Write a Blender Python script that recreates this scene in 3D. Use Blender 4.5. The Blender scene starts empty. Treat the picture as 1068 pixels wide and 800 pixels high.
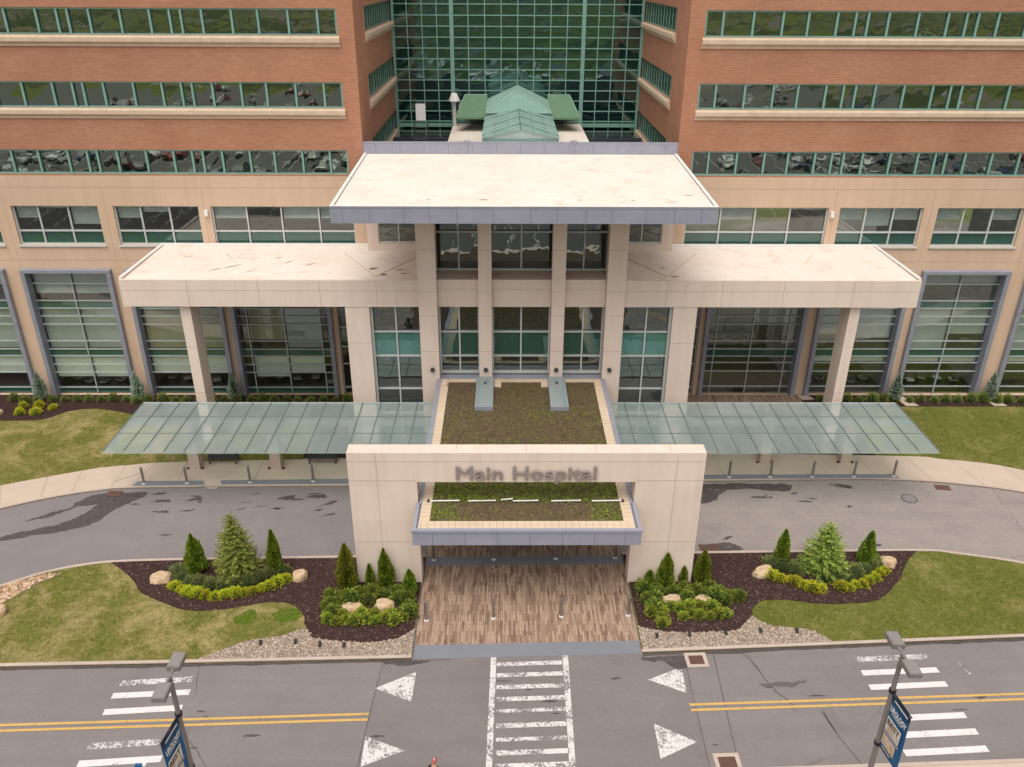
import bpy, bmesh, math, random
from mathutils import Vector, Matrix, noise
RAD = math.radians
sc = bpy.context.scene
C = sc.collection
rng = random.Random(11)

# ------------------------------------------------------------------ mesh helpers
class MB:
    def __init__(s): s.v = []; s.f = []; s.m = []; s.mi = 0
    def face(s, pts):
        b = len(s.v); s.v += [tuple(p) for p in pts]; s.f.append(tuple(range(b, b+len(pts)))); s.m.append(s.mi)
    def box(s, x0, x1, y0, y1, z0, z1):
        b = len(s.v)
        s.v += [(x0,y0,z0),(x1,y0,z0),(x1,y1,z0),(x0,y1,z0),(x0,y0,z1),(x1,y0,z1),(x1,y1,z1),(x0,y1,z1)]
        for q in ((0,3,2,1),(4,5,6,7),(0,1,5,4),(1,2,6,5),(2,3,7,6),(3,0,4,7)):
            s.f.append(tuple(b+i for i in q)); s.m.append(s.mi)
    def prism(s, poly, z0, z1, bottom=False):
        if area(poly) < 0: poly = poly[::-1]
        n = len(poly); b = len(s.v)
        zt = z1 if callable(z1) else (lambda x, y: z1)
        s.v += [(x,y,zt(x,y)) for x,y in poly] + [(x,y,z0) for x,y in poly]
        s.f.append(tuple(b+i for i in range(n))); s.m.append(s.mi)
        for i in range(n):
            j = (i+1) % n
            s.f.append((b+j, b+i, b+n+i, b+n+j)); s.m.append(s.mi)
        if bottom: s.f.append(tuple(b+n+i for i in range(n-1,-1,-1))); s.m.append(s.mi)
    def sheet(s, poly, z):
        if area(poly) < 0: poly = poly[::-1]
        s.face([(x,y,z) for x,y in poly])
    def tube(s, p0, p1, r0, r1=None, n=8, cap=True):
        r1 = r0 if r1 is None else r1
        p0 = Vector(p0); p1 = Vector(p1); d = (p1-p0).normalized()
        a = d.orthogonal().normalized(); c = d.cross(a)
        b = len(s.v)
        for p, r in ((p0,r0),(p1,r1)):
            for i in range(n):
                t = 2*math.pi*i/n; s.v.append(tuple(p + (a*math.cos(t)+c*math.sin(t))*r))
        for i in range(n):
            j = (i+1) % n; s.f.append((b+i,b+j,b+n+j,b+n+i)); s.m.append(s.mi)
        if cap:
            s.f.append(tuple(b+i for i in range(n-1,-1,-1))); s.m.append(s.mi)
            s.f.append(tuple(b+n+i for i in range(n))); s.m.append(s.mi)
    def lathe(s, prof, n=12, cx=0, cy=0):
        b = len(s.v)
        for r, z in prof:
            for i in range(n):
                t = 2*math.pi*i/n; s.v.append((cx+r*math.cos(t), cy+r*math.sin(t), z))
        for k in range(len(prof)-1):
            for i in range(n):
                j = (i+1) % n; s.f.append((b+k*n+i,b+k*n+j,b+(k+1)*n+j,b+(k+1)*n+i)); s.m.append(s.mi)
        s.f.append(tuple(b+(len(prof)-1)*n+i for i in range(n))); s.m.append(s.mi)
    def build(s, name, mat, parent=None, smooth=False, bevel=0):
        me = bpy.data.meshes.new(name)
        me.from_pydata(s.v, [], s.f)
        for m in (mat if isinstance(mat, (list,tuple)) else [mat]): me.materials.append(m)
        if any(s.m): me.polygons.foreach_set('material_index', s.m)
        if smooth: me.polygons.foreach_set('use_smooth', [True]*len(me.polygons))
        me.update()
        o = bpy.data.objects.new(name, me); C.objects.link(o)
        if parent is not None:
            o.parent = parent
            if parent.type == 'EMPTY' and parent.get('world_children'):
                o.matrix_parent_inverse = Matrix.Translation(-Vector(parent.location))
        if bevel:
            bv = o.modifiers.new('bevel', 'BEVEL'); bv.width = bevel; bv.segments = 2; bv.limit_method = 'ANGLE'
        return o

def area(p):
    return sum(p[i][0]*p[(i+1)%len(p)][1]-p[(i+1)%len(p)][0]*p[i][1] for i in range(len(p)))/2
def curve(pts, n=6):
    out = []
    for i in range(len(pts)-1):
        p0 = pts[max(i-1,0)]; p1 = pts[i]; p2 = pts[i+1]; p3 = pts[min(i+2,len(pts)-1)]
        for k in range(n):
            t = k/n
            out.append(tuple(.5*((2*p1[a])+(-p0[a]+p2[a])*t+(2*p0[a]-5*p1[a]+4*p2[a]-p3[a])*t*t+(-p0[a]+3*p1[a]-3*p2[a]+p3[a])*t**3) for a in (0,1)))
    out.append(tuple(pts[-1])); return out
def offset(line, d):
    out = []
    for i, p in enumerate(line):
        a = line[max(i-1,0)]; b = line[min(i+1,len(line)-1)]
        t = Vector((b[0]-a[0], b[1]-a[1])).normalized()
        out.append((p[0]-t.y*d, p[1]+t.x*d))
    return out
def ribbon(line, w):            # closed strip polygon on the left of the line
    return list(line) + offset(line, w)[::-1]
def strip_prism(mb, line, w, z0, z1):
    o = offset(line, w)
    for i in range(len(line)-1):
        a, b, c, d = line[i], line[i+1], o[i+1], o[i]
        mb.face([(a[0],a[1],z1),(b[0],b[1],z1),(c[0],c[1],z1),(d[0],d[1],z1)])
        mb.face([(a[0],a[1],z0),(b[0],b[1],z0),(b[0],b[1],z1),(a[0],a[1],z1)])
        mb.face([(c[0],c[1],z0),(d[0],d[1],z0),(d[0],d[1],z1),(c[0],c[1],z1)])
    for p, q in ((line[0], o[0]), (line[-1], o[-1])):
        mb.face([(p[0],p[1],z0),(q[0],q[1],z0),(q[0],q[1],z1),(p[0],p[1],z1)])
def inside(p, poly):
    x, y = p; r = False; j = len(poly)-1
    for i in range(len(poly)):
        if (poly[i][1] > y) != (poly[j][1] > y) and x < (poly[j][0]-poly[i][0])*(y-poly[i][1])/(poly[j][1]-poly[i][1])+poly[i][0]: r = not r
        j = i
    return r
def wall(mb, f, u0, u1, v0, v1, holes, depth, flip=False):
    us = sorted({u0, u1} | {h[k] for h in holes for k in (0,1) if u0 < h[k] < u1})
    vs = sorted({v0, v1} | {h[k] for h in holes for k in (2,3) if v0 < h[k] < v1})
    def q(p): mb.face(p[::-1] if flip else p)
    for i in range(len(us)-1):
        for j in range(len(vs)-1):
            a, b, c, d = us[i], us[i+1], vs[j], vs[j+1]; m, n = (a+b)/2, (c+d)/2
            if any(h[0] < m < h[1] and h[2] < n < h[3] for h in holes): continue
            q([f(a,c,0), f(b,c,0), f(b,d,0), f(a,d,0)])
    for a, b, c, d in holes:
        q([f(a,c,0), f(a,d,0), f(a,d,depth), f(a,c,depth)]); q([f(b,d,0), f(b,c,0), f(b,c,depth), f(b,d,depth)])
        q([f(a,d,0), f(b,d,0), f(b,d,depth), f(a,d,depth)]); q([f(b,c,0), f(a,c,0), f(a,c,depth), f(b,c,depth)])

def tag(o, label=None, cat=None, group=None, kind=None):
    if label: o['label'] = label
    if cat: o['category'] = cat
    if group: o['group'] = group
    if kind: o['kind'] = kind
    return o
def thing(name, label, cat, loc=(0,0,0), rz=0, group=None, world=False):
    o = bpy.data.objects.new(name, None); C.objects.link(o); o.location = loc; o.rotation_euler = (0,0,rz)
    o.empty_display_size = .3
    if world: o['world_children'] = True
    return tag(o, label, cat, group)
def struct(name, mb, mat, parent=None):
    o = mb.build(name, mat, parent)
    if parent is None: o['kind'] = 'structure'
    return o
def copy_tree(o, parent=None):
    c = o.copy(); C.objects.link(c)
    if parent is not None: c.parent = parent
    for ch in [x for x in o.children]: copy_tree(ch, c)
    return c

# ------------------------------------------------------------------ materials
class NT:
    def __init__(s, name):
        s.m = bpy.data.materials.new(name); s.m.use_nodes = True
        s.t = s.m.node_tree; s.t.nodes.clear()
        s.out = s.t.nodes.new('ShaderNodeOutputMaterial')
        s.tc = s.t.nodes.new('ShaderNodeTexCoord')
        s.co = s.tc.outputs['Object']
    def n(s, typ, **k):
        d = s.t.nodes.new(typ)
        for a, b in k.items():
            if a.startswith('_'): setattr(d, a[1:], b)
            else:
                key = a.replace('__', ' ')
                inp = d.inputs[int(key[1:])] if key[0] == 'i' and key[1:].isdigit() else d.inputs[key]
                if hasattr(b, 'is_output'): s.t.links.new(b, inp)
                else: inp.default_value = b
        return d
    def map(s, scale=(1,1,1), rot=(0,0,0), co=None):
        return s.n('ShaderNodeMapping', Vector=co or s.co, Scale=scale, Rotation=rot).outputs[0]
    def noise(s, scale, detail=5, rough=.6, vec=None, dist=0):
        return s.n('ShaderNodeTexNoise', Vector=vec or s.co, Scale=scale, Detail=detail, Roughness=rough, Distortion=dist).outputs[0]
    def ramp(s, fac, a, b, ca=(0,0,0,1), cb=(1,1,1,1)):
        r = s.n('ShaderNodeValToRGB', Fac=fac); e = r.color_ramp.elements
        e[0].position = a; e[0].color = ca; e[1].position = b; e[1].color = cb
        return r.outputs[0]
    def mix(s, fac, a, b, mode='MIX'):
        d = s.n('ShaderNodeMix', _data_type='RGBA', _blend_type=mode)
        for i, x in ((0,fac),(6,a),(7,b)):
            if hasattr(x, 'is_output'): s.t.links.new(x, d.inputs[i])
            else: d.inputs[i].default_value = (x if i == 0 else (*x[:3],1))
        return d.outputs[2]
    def math(s, op, a, b=0.):
        return s.n('ShaderNodeMath', _operation=op, i0=a, i1=b).outputs[0]
    def xyz(s, co=None):
        return s.n('ShaderNodeSeparateXYZ', Vector=co or s.co).outputs
    def bump(s, h, strength=.3, dist=.02):
        return s.n('ShaderNodeBump', Height=h, Strength=strength, Distance=dist).outputs[0]
    def bsdf(s, colour, rough=.8, metallic=0., normal=None, spec=.35, alpha=None):
        d = s.n('ShaderNodeBsdfPrincipled', Roughness=rough, Metallic=metallic)
        d.inputs['Specular IOR Level'].default_value = spec
        if hasattr(colour, 'is_output'): s.t.links.new(colour, d.inputs['Base Color'])
        else: d.inputs['Base Color'].default_value = (*colour[:3],1)
        if normal: s.t.links.new(normal, d.inputs['Normal'])
        return d.outputs[0]
    def done(s, sh):
        s.t.links.new(sh, s.out.inputs[0]); return s.m

def plain(name, c, c2=None, scale=3, rough=.7, metallic=0, spec=.35, bump=0, bscale=40, stretch=(1,1,1), lo=.35, hi=.68, c3=None, scale3=.4, lo3=.55, hi3=.7, amt3=1):
    t = NT(name); v = t.map(stretch)
    c2 = c2 or tuple(x*.88 for x in c)
    col = t.mix(t.ramp(t.noise(scale, 7, .62, v), lo, hi), c, c2)
    if c3: col = t.mix(t.math('MULTIPLY', t.ramp(t.noise(scale3, 4, .6), lo3, hi3), amt3), col, c3)
    nm = t.bump(t.noise(bscale, 3), bump) if bump else None
    return t.done(t.bsdf(col, rough, metallic, nm, spec))

M = {}
def cladding(name, c, c2, cstain):
    t = NT(name)
    streak = t.ramp(t.noise(1.3, 5, .6, t.map((1.6,1.6,.12))), .45, .8)
    col = t.mix(t.ramp(t.noise(.5, 6, .65), .35, .7), c, c2)
    x_ = t.xyz(); pv = t.n('ShaderNodeCombineXYZ', X=t.math('ADD', x_[0], x_[1]), Y=x_[2]).outputs[0]
    pb = t.n('ShaderNodeTexBrick', Vector=pv, Color1=(0,0,0,1), Color2=(1,1,1,1), Mortar=(.5,.5,.5,1), Scale=1.0)
    pb.inputs['Mortar Size'].default_value = 0; pb.inputs['Brick Width'].default_value = 3.2; pb.inputs['Row Height'].default_value = 1.9
    col = t.mix(t.math('MULTIPLY', pb.outputs[0], .38), col, tuple(v*.82 for v in c))
    col = t.mix(t.math('MULTIPLY', streak, .5), col, cstain)
    col = t.mix(t.math('MULTIPLY', t.ramp(t.noise(30, 3), .3, .7), .16), col, cstain)
    return t.done(t.bsdf(col, .8, 0, t.bump(t.noise(60, 3), .12, .01), .25))
M['stone'] = cladding('facade_precast', (.66,.485,.355), (.60,.43,.305), (.47,.33,.225))
M['portal'] = cladding('portal_stone', (.755,.64,.55), (.71,.59,.495), (.57,.45,.36))
M['joint'] = plain('joint_sealant', (.40,.295,.22), rough=.9)
M['joint_brick'] = plain('brick_joint', (.45,.26,.18), rough=.9)
M['sill'] = plain('sill_stone', (.62,.49,.36), (.54,.41,.29), 2, .8, c3=(.38,.29,.21), scale3=1.5, lo3=.6, hi3=.8, amt3=.5)

t = NT('facade_brick')
x = t.xyz()
uv = t.n('ShaderNodeCombineXYZ', X=t.math('ADD', x[0], x[1]), Y=x[2]).outputs[0]
bk = t.n('ShaderNodeTexBrick', Vector=uv, Color1=(.475,.22,.13,1), Color2=(.38,.17,.10,1), Mortar=(.46,.285,.195,1), Scale=1.0, i4=1.0)
bk.inputs['Mortar Size'].default_value = .012; bk.inputs['Brick Width'].default_value = .3; bk.inputs['Row Height'].default_value = .1
col = t.mix(t.math('MULTIPLY', t.ramp(t.noise(.35, 6, .65), .35, .7), .65), bk.outputs[0], (.34,.15,.09))
col = t.mix(t.math('MULTIPLY', t.ramp(t.noise(2.2, 5, .7, t.map((.35,.35,3))), .45, .75), .35), col, (.56,.28,.185))
col = t.mix(t.math('MULTIPLY', t.ramp(t.noise(7, 4, .7, t.map((.3,.3,2.5))), .5, .8), .3), col, (.33,.12,.07))
M['brick'] = t.done(t.bsdf(col, .85, 0, t.bump(bk.outputs[1], .2, .01), .2))

t = NT('roof_membrane')
col = t.mix(t.ramp(t.noise(.3, 7, .7), .4, .75), (.765,.69,.615), (.70,.605,.51))
col = t.mix(t.math('MULTIPLY', t.ramp(t.noise(.9, 8, .72), .52, .72), .62), col, (.55,.43,.33))
col = t.mix(t.math('MULTIPLY', t.ramp(t.noise(1.6, 6, .7, t.map((3,.5,1), (0,0,.5))), .64, .72), .55), col, (.45,.31,.21))
col = t.mix(t.math('MULTIPLY', t.ramp(t.noise(2.4, 5, .8, t.map((.5,3,1))), .70, .76), .7), col, (.22,.13,.08))
M['roof'] = t.done(t.bsdf(col, .8, 0, t.bump(t.noise(3, 5), .1), .2))
M['roof_stain'] = plain('roof_stain', (.16,.09,.05), (.34,.22,.14), 6, .9)
M['flashing'] = plain('white_flashing', (.82,.78,.74), rough=.5)
M['fascia'] = plain('grey_metal_panel', (.335,.345,.41), (.29,.30,.365), .8, .45, .15, .4, c3=(.24,.25,.30), scale3=1.2, amt3=.35)
M['fascia_joint'] = plain('panel_seam', (.16,.165,.2))
M['frame_grey'] = plain('bay_frame_metal', (.30,.315,.375), (.255,.27,.32), 1.5, .45, .2)
M['mull_green'] = plain('green_mullion', (.215,.40,.335), (.18,.345,.29), 1.2, .45)
M['mull_white'] = plain('white_mullion', (.55,.58,.56), rough=.45)
M['mull_pale'] = plain('pale_mullion', (.42,.465,.46), rough=.45)
M['rib_grey'] = plain('rib_grey', (.17,.205,.20), rough=.45)
M['mull_dark'] = plain('dark_mullion', (.16,.17,.19), rough=.45)
M['spandrel'] = None
def glass_mirror(name, base, tint, refl, wave=.012, wscale=.9):
    t = NT(name)
    b = t.bump(t.noise(wscale, 2, .5), 1.0, wave)
    d = t.n('ShaderNodeBsdfDiffuse', Color=(*base,1)).outputs[0]
    g = t.n('ShaderNodeBsdfGlossy', Color=(*tint,1), Roughness=.015, Normal=b).outputs[0]
    return t.done(t.n('ShaderNodeMixShader', Fac=refl, i1=d, i2=g).outputs[0])
def glass_clear(name, tint, refl, wave=.006):
    t = NT(name)
    b = t.bump(t.noise(.8, 2, .5), 1.0, wave)
    d = t.n('ShaderNodeBsdfTransparent', Color=(*tint,1)).outputs[0]
    g = t.n('ShaderNodeBsdfGlossy', Color=(.92,1,1,1), Roughness=.02, Normal=b).outputs[0]
    return t.done(t.n('ShaderNodeMixShader', Fac=refl, i1=d, i2=g).outputs[0])
M['glass_ribbon'] = glass_mirror('ribbon_glass', (.007,.010,.008), (.88,1,.84), .36, .0045, .8)
M['glass_atrium'] = glass_mirror('atrium_glass', (.005,.020,.019), (.66,1,.92), .23, .008, .6)
M['glass_dark'] = glass_mirror('dark_glass', (.018,.020,.019), (.85,1,.95), .22, .010)
M['glass_clear'] = glass_clear('clear_glass', (.80,.85,.81), .15)
M['spandrel'] = glass_mirror('green_spandrel_glass', (.028,.085,.066), (.8,1,.95), .12)
M['spandrel_light'] = glass_mirror('pale_spandrel_glass', (.085,.215,.185), (.8,1,.95), .12)

# frosted canopy glass
t = NT('canopy_glass')
streak = t.ramp(t.noise(.8, 5, .6, t.map((1,.35,1))), .3, .75)
col = t.mix(streak, (.41,.51,.49), (.55,.64,.62))
col = t.mix(t.math('MULTIPLY', t.ramp(t.noise(3.0, 6, .7), .62, .75), .5), col, (.60,.66,.62))
d = t.n('ShaderNodeMixShader', Fac=.20, i1=t.bsdf(col, .3, 0, None, .4), i2=t.n('ShaderNodeBsdfGlossy', Color=(.95,1,.98,1), Roughness=.03, Normal=t.bump(t.noise(.7, 2), .6, .006)).outputs[0]).outputs[0]
tr = t.n('ShaderNodeBsdfTransparent', Color=(.74,.84,.80,1)).outputs[0]
M['glass_canopy'] = t.done(t.n('ShaderNodeMixShader', Fac=.50, i1=tr, i2=d).outputs[0])

t = NT('skylight_glass')
col = t.mix(t.ramp(t.noise(1.2, 5, .65), .35, .7), (.27,.42,.365), (.37,.50,.45))
M['skylight'] = t.done(t.n('ShaderNodeMixShader', Fac=.16, i1=t.bsdf(col, .4), i2=t.n('ShaderNodeBsdfGlossy', Color=(.9,1,.95,1), Roughness=.06).outputs[0]).outputs[0])
M['grid_bar'] = plain('skylight_bar', (.10,.19,.16), rough=.5)
M['green_metal'] = plain('green_roof_metal', (.20,.345,.29), (.26,.41,.355), .9, .5, .1, c3=(.30,.42,.34), scale3=2, amt3=.35)
M['green_metal_light'] = plain('pale_green_metal', (.30,.46,.39), (.34,.50,.43), 1.5, .5, .1)
M['green_metal_dark'] = plain('moss_green_metal', (.125,.225,.135), (.16,.265,.165), 1.5, .5, .1)
M['steel'] = plain('brushed_steel', (.42,.40,.39), (.30,.28,.27), 6, .35, .8)
M['steel_dark'] = plain('dark_steel', (.07,.075,.08), rough=.45, metallic=.3)
M['black'] = plain('black_metal', (.02,.02,.022), rough=.5)
M['white_paint'] = plain('white_paint', (.78,.77,.75), rough=.45)
M['concrete_col'] = cladding('column_stone', (.60,.49,.41), (.55,.44,.36), (.45,.34,.27))
M['interior_wall'] = plain('interior_wall', (.34,.32,.27), (.20,.19,.17), .5)
M['interior_floor'] = plain('interior_floor', (.20,.17,.145), (.14,.12,.11), 1)
M['blind'] = plain('window_blind', (.86,.90,.82), (.78,.83,.75), .6, .9, stretch=(.3,1,6))
M['blind_olive'] = plain('olive_blind', (.42,.40,.29), (.33,.325,.23), .5, .9)
M['blind_grey'] = plain('grey_blind', (.47,.52,.51), (.37,.42,.415), .5, .9)

def asphalt(name, c, c2, crack=.5, streakamt=.3, two=None):
    t = NT(name)
    col = t.mix(t.ramp(t.noise(.22, 6, .65), .35, .68), c, c2)
    if two:
        px = t.xyz()[0]
        col = t.mix(t.ramp(t.math('ADD', t.math('MULTIPLY', px, .04), t.math('MULTIPLY', t.noise(.3, 4), .3)), .02, .30), col, two)
    st = t.ramp(t.noise(1.2, 4, .6, t.map((.05,1.2,1), (0,0,-.036))), .42, .72)
    col = t.mix(t.math('MULTIPLY', st, streakamt), col, tuple(v*.78 for v in c))
    col = t.mix(t.math('MULTIPLY', t.ramp(t.noise(.75, 6, .7), .42, .70), .40), col, tuple(v*.80 for v in c))
    col = t.mix(t.math('MULTIPLY', t.ramp(t.noise(7, 5, .8), .45, .66), .38), col, tuple(v*.72 for v in c))
    col = t.mix(t.math('MULTIPLY', t.ramp(t.noise(10, 5, .8, t.map((.6,1,1), (0,0,.4))), .56, .70), .40), col, tuple(min(1,v*1.42) for v in c))
    col = t.mix(t.math('MULTIPLY', t.ramp(t.noise(4.5, 3, .6), .70, .74), .55), col, tuple(v*.45 for v in c))
    g = t.noise(38, 4, .75)
    col = t.mix(t.math('MULTIPLY', t.ramp(g, .40, .66), .45), col, tuple(v*.55 for v in c))
    col = t.mix(t.math('MULTIPLY', t.ramp(t.noise(20, 3, .75), .56, .70), .42), col, tuple(min(1,v*1.55) for v in c))
    col = t.mix(t.math('MULTIPLY', t.ramp(t.noise(1.7, 9, .8), .58, .72), .42), col, tuple(v*.55 for v in c))
    vo = t.n('ShaderNodeTexVoronoi', Vector=t.n('ShaderNodeMix', _data_type='VECTOR', i0=.25, i4=t.co, i5=t.n('ShaderNodeTexNoise', Vector=t.co, Scale=.9, Detail=5).outputs[1]).outputs[1], Scale=.16, _feature='DISTANCE_TO_EDGE').outputs[0]
    ck = t.math('MULTIPLY', t.ramp(vo, .0015, .004, (1,1,1,1), (0,0,0,1)), t.ramp(t.noise(.12, 3), .52, .62))
    col = t.mix(t.math('MULTIPLY', ck, crack), col, tuple(v*.3 for v in c))
    return t.done(t.bsdf(col, .88, 0, t.bump(g, .25, .01), .25))
M['asphalt'] = asphalt('asphalt_road', (.222,.20,.195), (.27,.242,.232), .9, .45)
M['asphalt_drive'] = asphalt('asphalt_drive', (.232,.208,.206), (.278,.25,.244), .5, .25, (.37,.32,.287))
M['asphalt_lot'] = asphalt('asphalt_lot', (.12,.115,.11), (.16,.15,.145), .3)
M['asphalt_patch'] = asphalt('asphalt_patch', (.21,.185,.178), (.25,.22,.21), .2, .45)
t = NT('damp_asphalt')
a = t.ramp(t.math('ADD', t.math('MULTIPLY', t.noise(14, 8, .85), .6), t.math('MULTIPLY', t.noise(1.6, 5, .75), .4)), .50, .60, (1,1,1,1), (0,0,0,1))
col = t.mix(t.ramp(t.noise(3, 6, .7), .35, .7), (.075,.062,.062), (.105,.088,.088))
M['wet'] = t.done(t.n('ShaderNodeMixShader', Fac=t.math('MULTIPLY', a, .92), i1=t.n('ShaderNodeBsdfTransparent').outputs[0], i2=t.bsdf(col, .6)).outputs[0])
M['seam'] = plain('tar_seam', (.10,.085,.085), (.15,.13,.13), 2, .8)
def concrete(name, c, c2, cs):
    t = NT(name)
    col = t.mix(t.ramp(t.noise(.7, 7, .68), .35, .7), c, c2)
    col = t.mix(t.math('MULTIPLY', t.ramp(t.noise(2.2, 8, .75), .58, .72), .4), col, cs)
    col = t.mix(t.math('MULTIPLY', t.ramp(t.noise(45, 3, .7), .4, .7), .25), col, cs)
    return t.done(t.bsdf(col, .9, 0, t.bump(t.noise(50, 3), .2, .01), .2))
M['concrete'] = concrete('sidewalk_concrete', (.56,.46,.375), (.50,.405,.325), (.38,.30,.24))
M['curb'] = concrete('curb_concrete', (.54,.44,.375), (.46,.37,.31), (.27,.215,.18))
M['band'] = concrete('grey_paving_band', (.215,.225,.25), (.19,.20,.225), (.14,.145,.165))
M['roof_paver'] = concrete('beige_roof_paver', (.66,.54,.40), (.58,.46,.33), (.46,.36,.26))

t = NT('brown_pavers')
v = t.map((1,1,1), (0,0,RAD(90)))
bk = t.n('ShaderNodeTexBrick', Vector=v, Color1=(.455,.32,.225,1), Color2=(.12,.066,.042,1), Mortar=(.09,.06,.045,1), Scale=1.0)
bk.offset = .37; bk.squash = 1
for k, q in (('Mortar Size',.008),('Brick Width',.68),('Row Height',.098),('Bias',-.08)): bk.inputs[k].default_value = q
cell = t.n('ShaderNodeTexVoronoi', Vector=t.map((9.5,1.6,1)), Scale=1.0).outputs[1]
sepc = t.n('ShaderNodeSeparateColor', Color=cell).outputs
col = t.mix(t.ramp(sepc[0], .3, .9), bk.outputs[0], (.50,.37,.265))
col = t.mix(.3, bk.outputs[0], col)
col = t.mix(t.math('MULTIPLY', t.ramp(t.noise(.6, 5), .35, .7), .3), col, (.30,.20,.15))
M['pavers'] = t.done(t.bsdf(col, .85, 0, t.bump(bk.outputs[1], .3, .01), .25))

def grass_mat(name, g1, g2, straw, straw_lo, straw_hi):
    t = NT(name)
    col = t.mix(t.ramp(t.noise(.45, 5, .6), .35, .65), g1, g2)
    st = t.math('MULTIPLY', t.ramp(t.noise(.38, 6, .7, None, .6), straw_lo, straw_hi), .95)
    col = t.mix(st, col, straw)
    col = t.mix(t.math('MULTIPLY', t.ramp(t.noise(2.6, 6, .75), .47, .68), .42), col, straw)
    col = t.mix(t.math('MULTIPLY', t.ramp(t.noise(6.5, 5, .75), .46, .66), .62), col, tuple(v*.5 for v in g1))
    col = t.mix(t.math('MULTIPLY', t.ramp(t.noise(11, 4, .8, t.map((1,.4,1), (0,0,.6))), .52, .68), .38), col, tuple(v*1.1 for v in straw))
    h = t.noise(24, 4, .8)
    col = t.mix(t.math('MULTIPLY', t.ramp(h, .40, .60), .42), col, tuple(v*.45 for v in g1))
    return t.done(t.bsdf(col, .95, 0, t.bump(h, .8, .06), .1))
M['grass_left'] = grass_mat('lawn_straw', (.15,.165,.026), (.20,.20,.045), (.53,.41,.20), .45, .64)
M['grass_right'] = grass_mat('lawn_green', (.135,.16,.026), (.175,.19,.038), (.41,.34,.14), .52, .76)
t = NT('lush_grass')
M['grass_lush'] = grass_mat('lawn_patch', (.095,.165,.012), (.13,.19,.02), (.22,.22,.05), .6, .9)
t = NT('distant_ground')
lay = t.map((.22,1,1))
col = t.mix(t.ramp(t.noise(.02, 3, .5, lay), .44, .54), (.12,.14,.028), (.045,.058,.018))
col = t.mix(t.ramp(t.noise(.03, 2, .5, lay), .57, .585), col, (.16,.145,.125))
col = t.mix(t.ramp(t.noise(.045, 2, .5, lay), .63, .645), col, (.22,.165,.075))
col = t.mix(t.ramp(t.noise(.06, 2, .5, lay), .685, .695), col, (.42,.41,.38))
col = t.mix(t.ramp(t.noise(.35, 4, .6), .60, .66), col, (.028,.038,.014))
M['terrain'] = t.done(t.bsdf(col, .95, 0, None, .1))
t = NT('mulch')
h = t.noise(17, 6, .8)
isl = t.n('ShaderNodeTexVoronoi', Vector=t.map((1,1.4,1)), Scale=19).outputs[1]
col = t.mix(t.ramp(t.n('ShaderNodeSeparateColor', Color=isl).outputs[0], .2, .9), (.055,.030,.026), (.105,.060,.050))
col = t.mix(t.ramp(h, .40, .66), col, (.020,.011,.012))
col = t.mix(t.math('MULTIPLY', t.ramp(t.noise(28, 3, .7), .66, .74), .8), col, (.24,.155,.125))
M['mulch'] = t.done(t.bsdf(col, .95, 0, t.bump(h, .9, .06), .1))
def pebble(name, cols):
    t = NT(name)
    r = t.n('ShaderNodeNewGeometry').outputs['Random Per Island']
    rp = t.n('ShaderNodeValToRGB', Fac=r); rp.color_ramp.interpolation = 'CONSTANT'
    e = rp.color_ramp.elements
    while len(e) < len(cols): e.new(.5)
    for i, c in enumerate(cols): e[i].position = i/len(cols); e[i].color = (*c,1)
    col = t.mix(t.math('MULTIPLY', t.ramp(t.noise(20, 3), .35, .7), .35), rp.outputs[0], (.20,.15,.11))
    return t.done(t.bsdf(col, .85))
M['pebble'] = pebble('river_gravel', [(.40,.32,.25),(.48,.40,.32),(.31,.24,.18),(.54,.47,.39),(.26,.20,.155),(.43,.33,.24)])
M['pebble_tan'] = pebble('tan_river_stone', [(.52,.33,.19),(.60,.43,.27),(.45,.27,.15),(.66,.50,.35),(.40,.25,.15)])
M['gravel_base'] = plain('gravel_base', (.20,.155,.12), (.30,.24,.19), 22, .95, bump=.5)
M['chip'] = pebble('bark_chip', [(.075,.040,.036),(.055,.030,.028),(.10,.055,.048),(.045,.025,.025),(.17,.115,.10)])
t = NT('sandstone_boulder')
col = t.mix(t.ramp(t.noise(2.2, 6, .65), .35, .68), (.60,.47,.31), (.45,.30,.17))
col = t.mix(t.math('MULTIPLY', t.ramp(t.noise(9, 5, .7), .5, .72), .5), col, (.30,.20,.12))
M['boulder'] = t.done(t.bsdf(col, .9, 0, t.bump(t.noise(6, 6, .7), .5, .05), .2))

def leaf(name, cols, rough=.6, trans=.25, patch=None):
    t = NT(name)
    r = t.n('ShaderNodeNewGeometry').outputs['Random Per Island']
    rp = t.n('ShaderNodeValToRGB', Fac=r); e = rp.color_ramp.elements
    while len(e) < len(cols): e.new(.5)
    for i, c in enumerate(cols): e[i].position = i/(len(cols)-1); e[i].color = (*c,1)
    oi = t.n('ShaderNodeObjectInfo').outputs['Random']
    col = t.mix(t.math('MULTIPLY', t.ramp(t.noise(2.5, 3), .4, .65), .45), rp.outputs[0], cols[0])
    if patch: col = t.mix(t.math('MULTIPLY', t.ramp(t.noise(patch[1], 5, .65, None, .5), patch[2], patch[3]), patch[4]), col, patch[0])
    hs = t.n('ShaderNodeHueSaturation', Color=col, Value=t.math('ADD', t.math('MULTIPLY', oi, .35), .82), Hue=t.math('ADD', t.math('MULTIPLY', oi, .025), .487)).outputs[0]
    a = t.bsdf(hs, rough, 0, None, .3)
    b = t.n('ShaderNodeBsdfTranslucent', Color=hs).outputs[0]
    return t.done(t.n('ShaderNodeMixShader', Fac=trans, i1=a, i2=b).outputs[0])
M['arb'] = leaf('arborvitae_leaf', [(0.0925, 0.1569, 0.014), (0.1717, 0.2616, 0.0195), (0.2643, 0.3453, 0.0307), (0.3963, 0.4185, 0.0558)])
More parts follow.
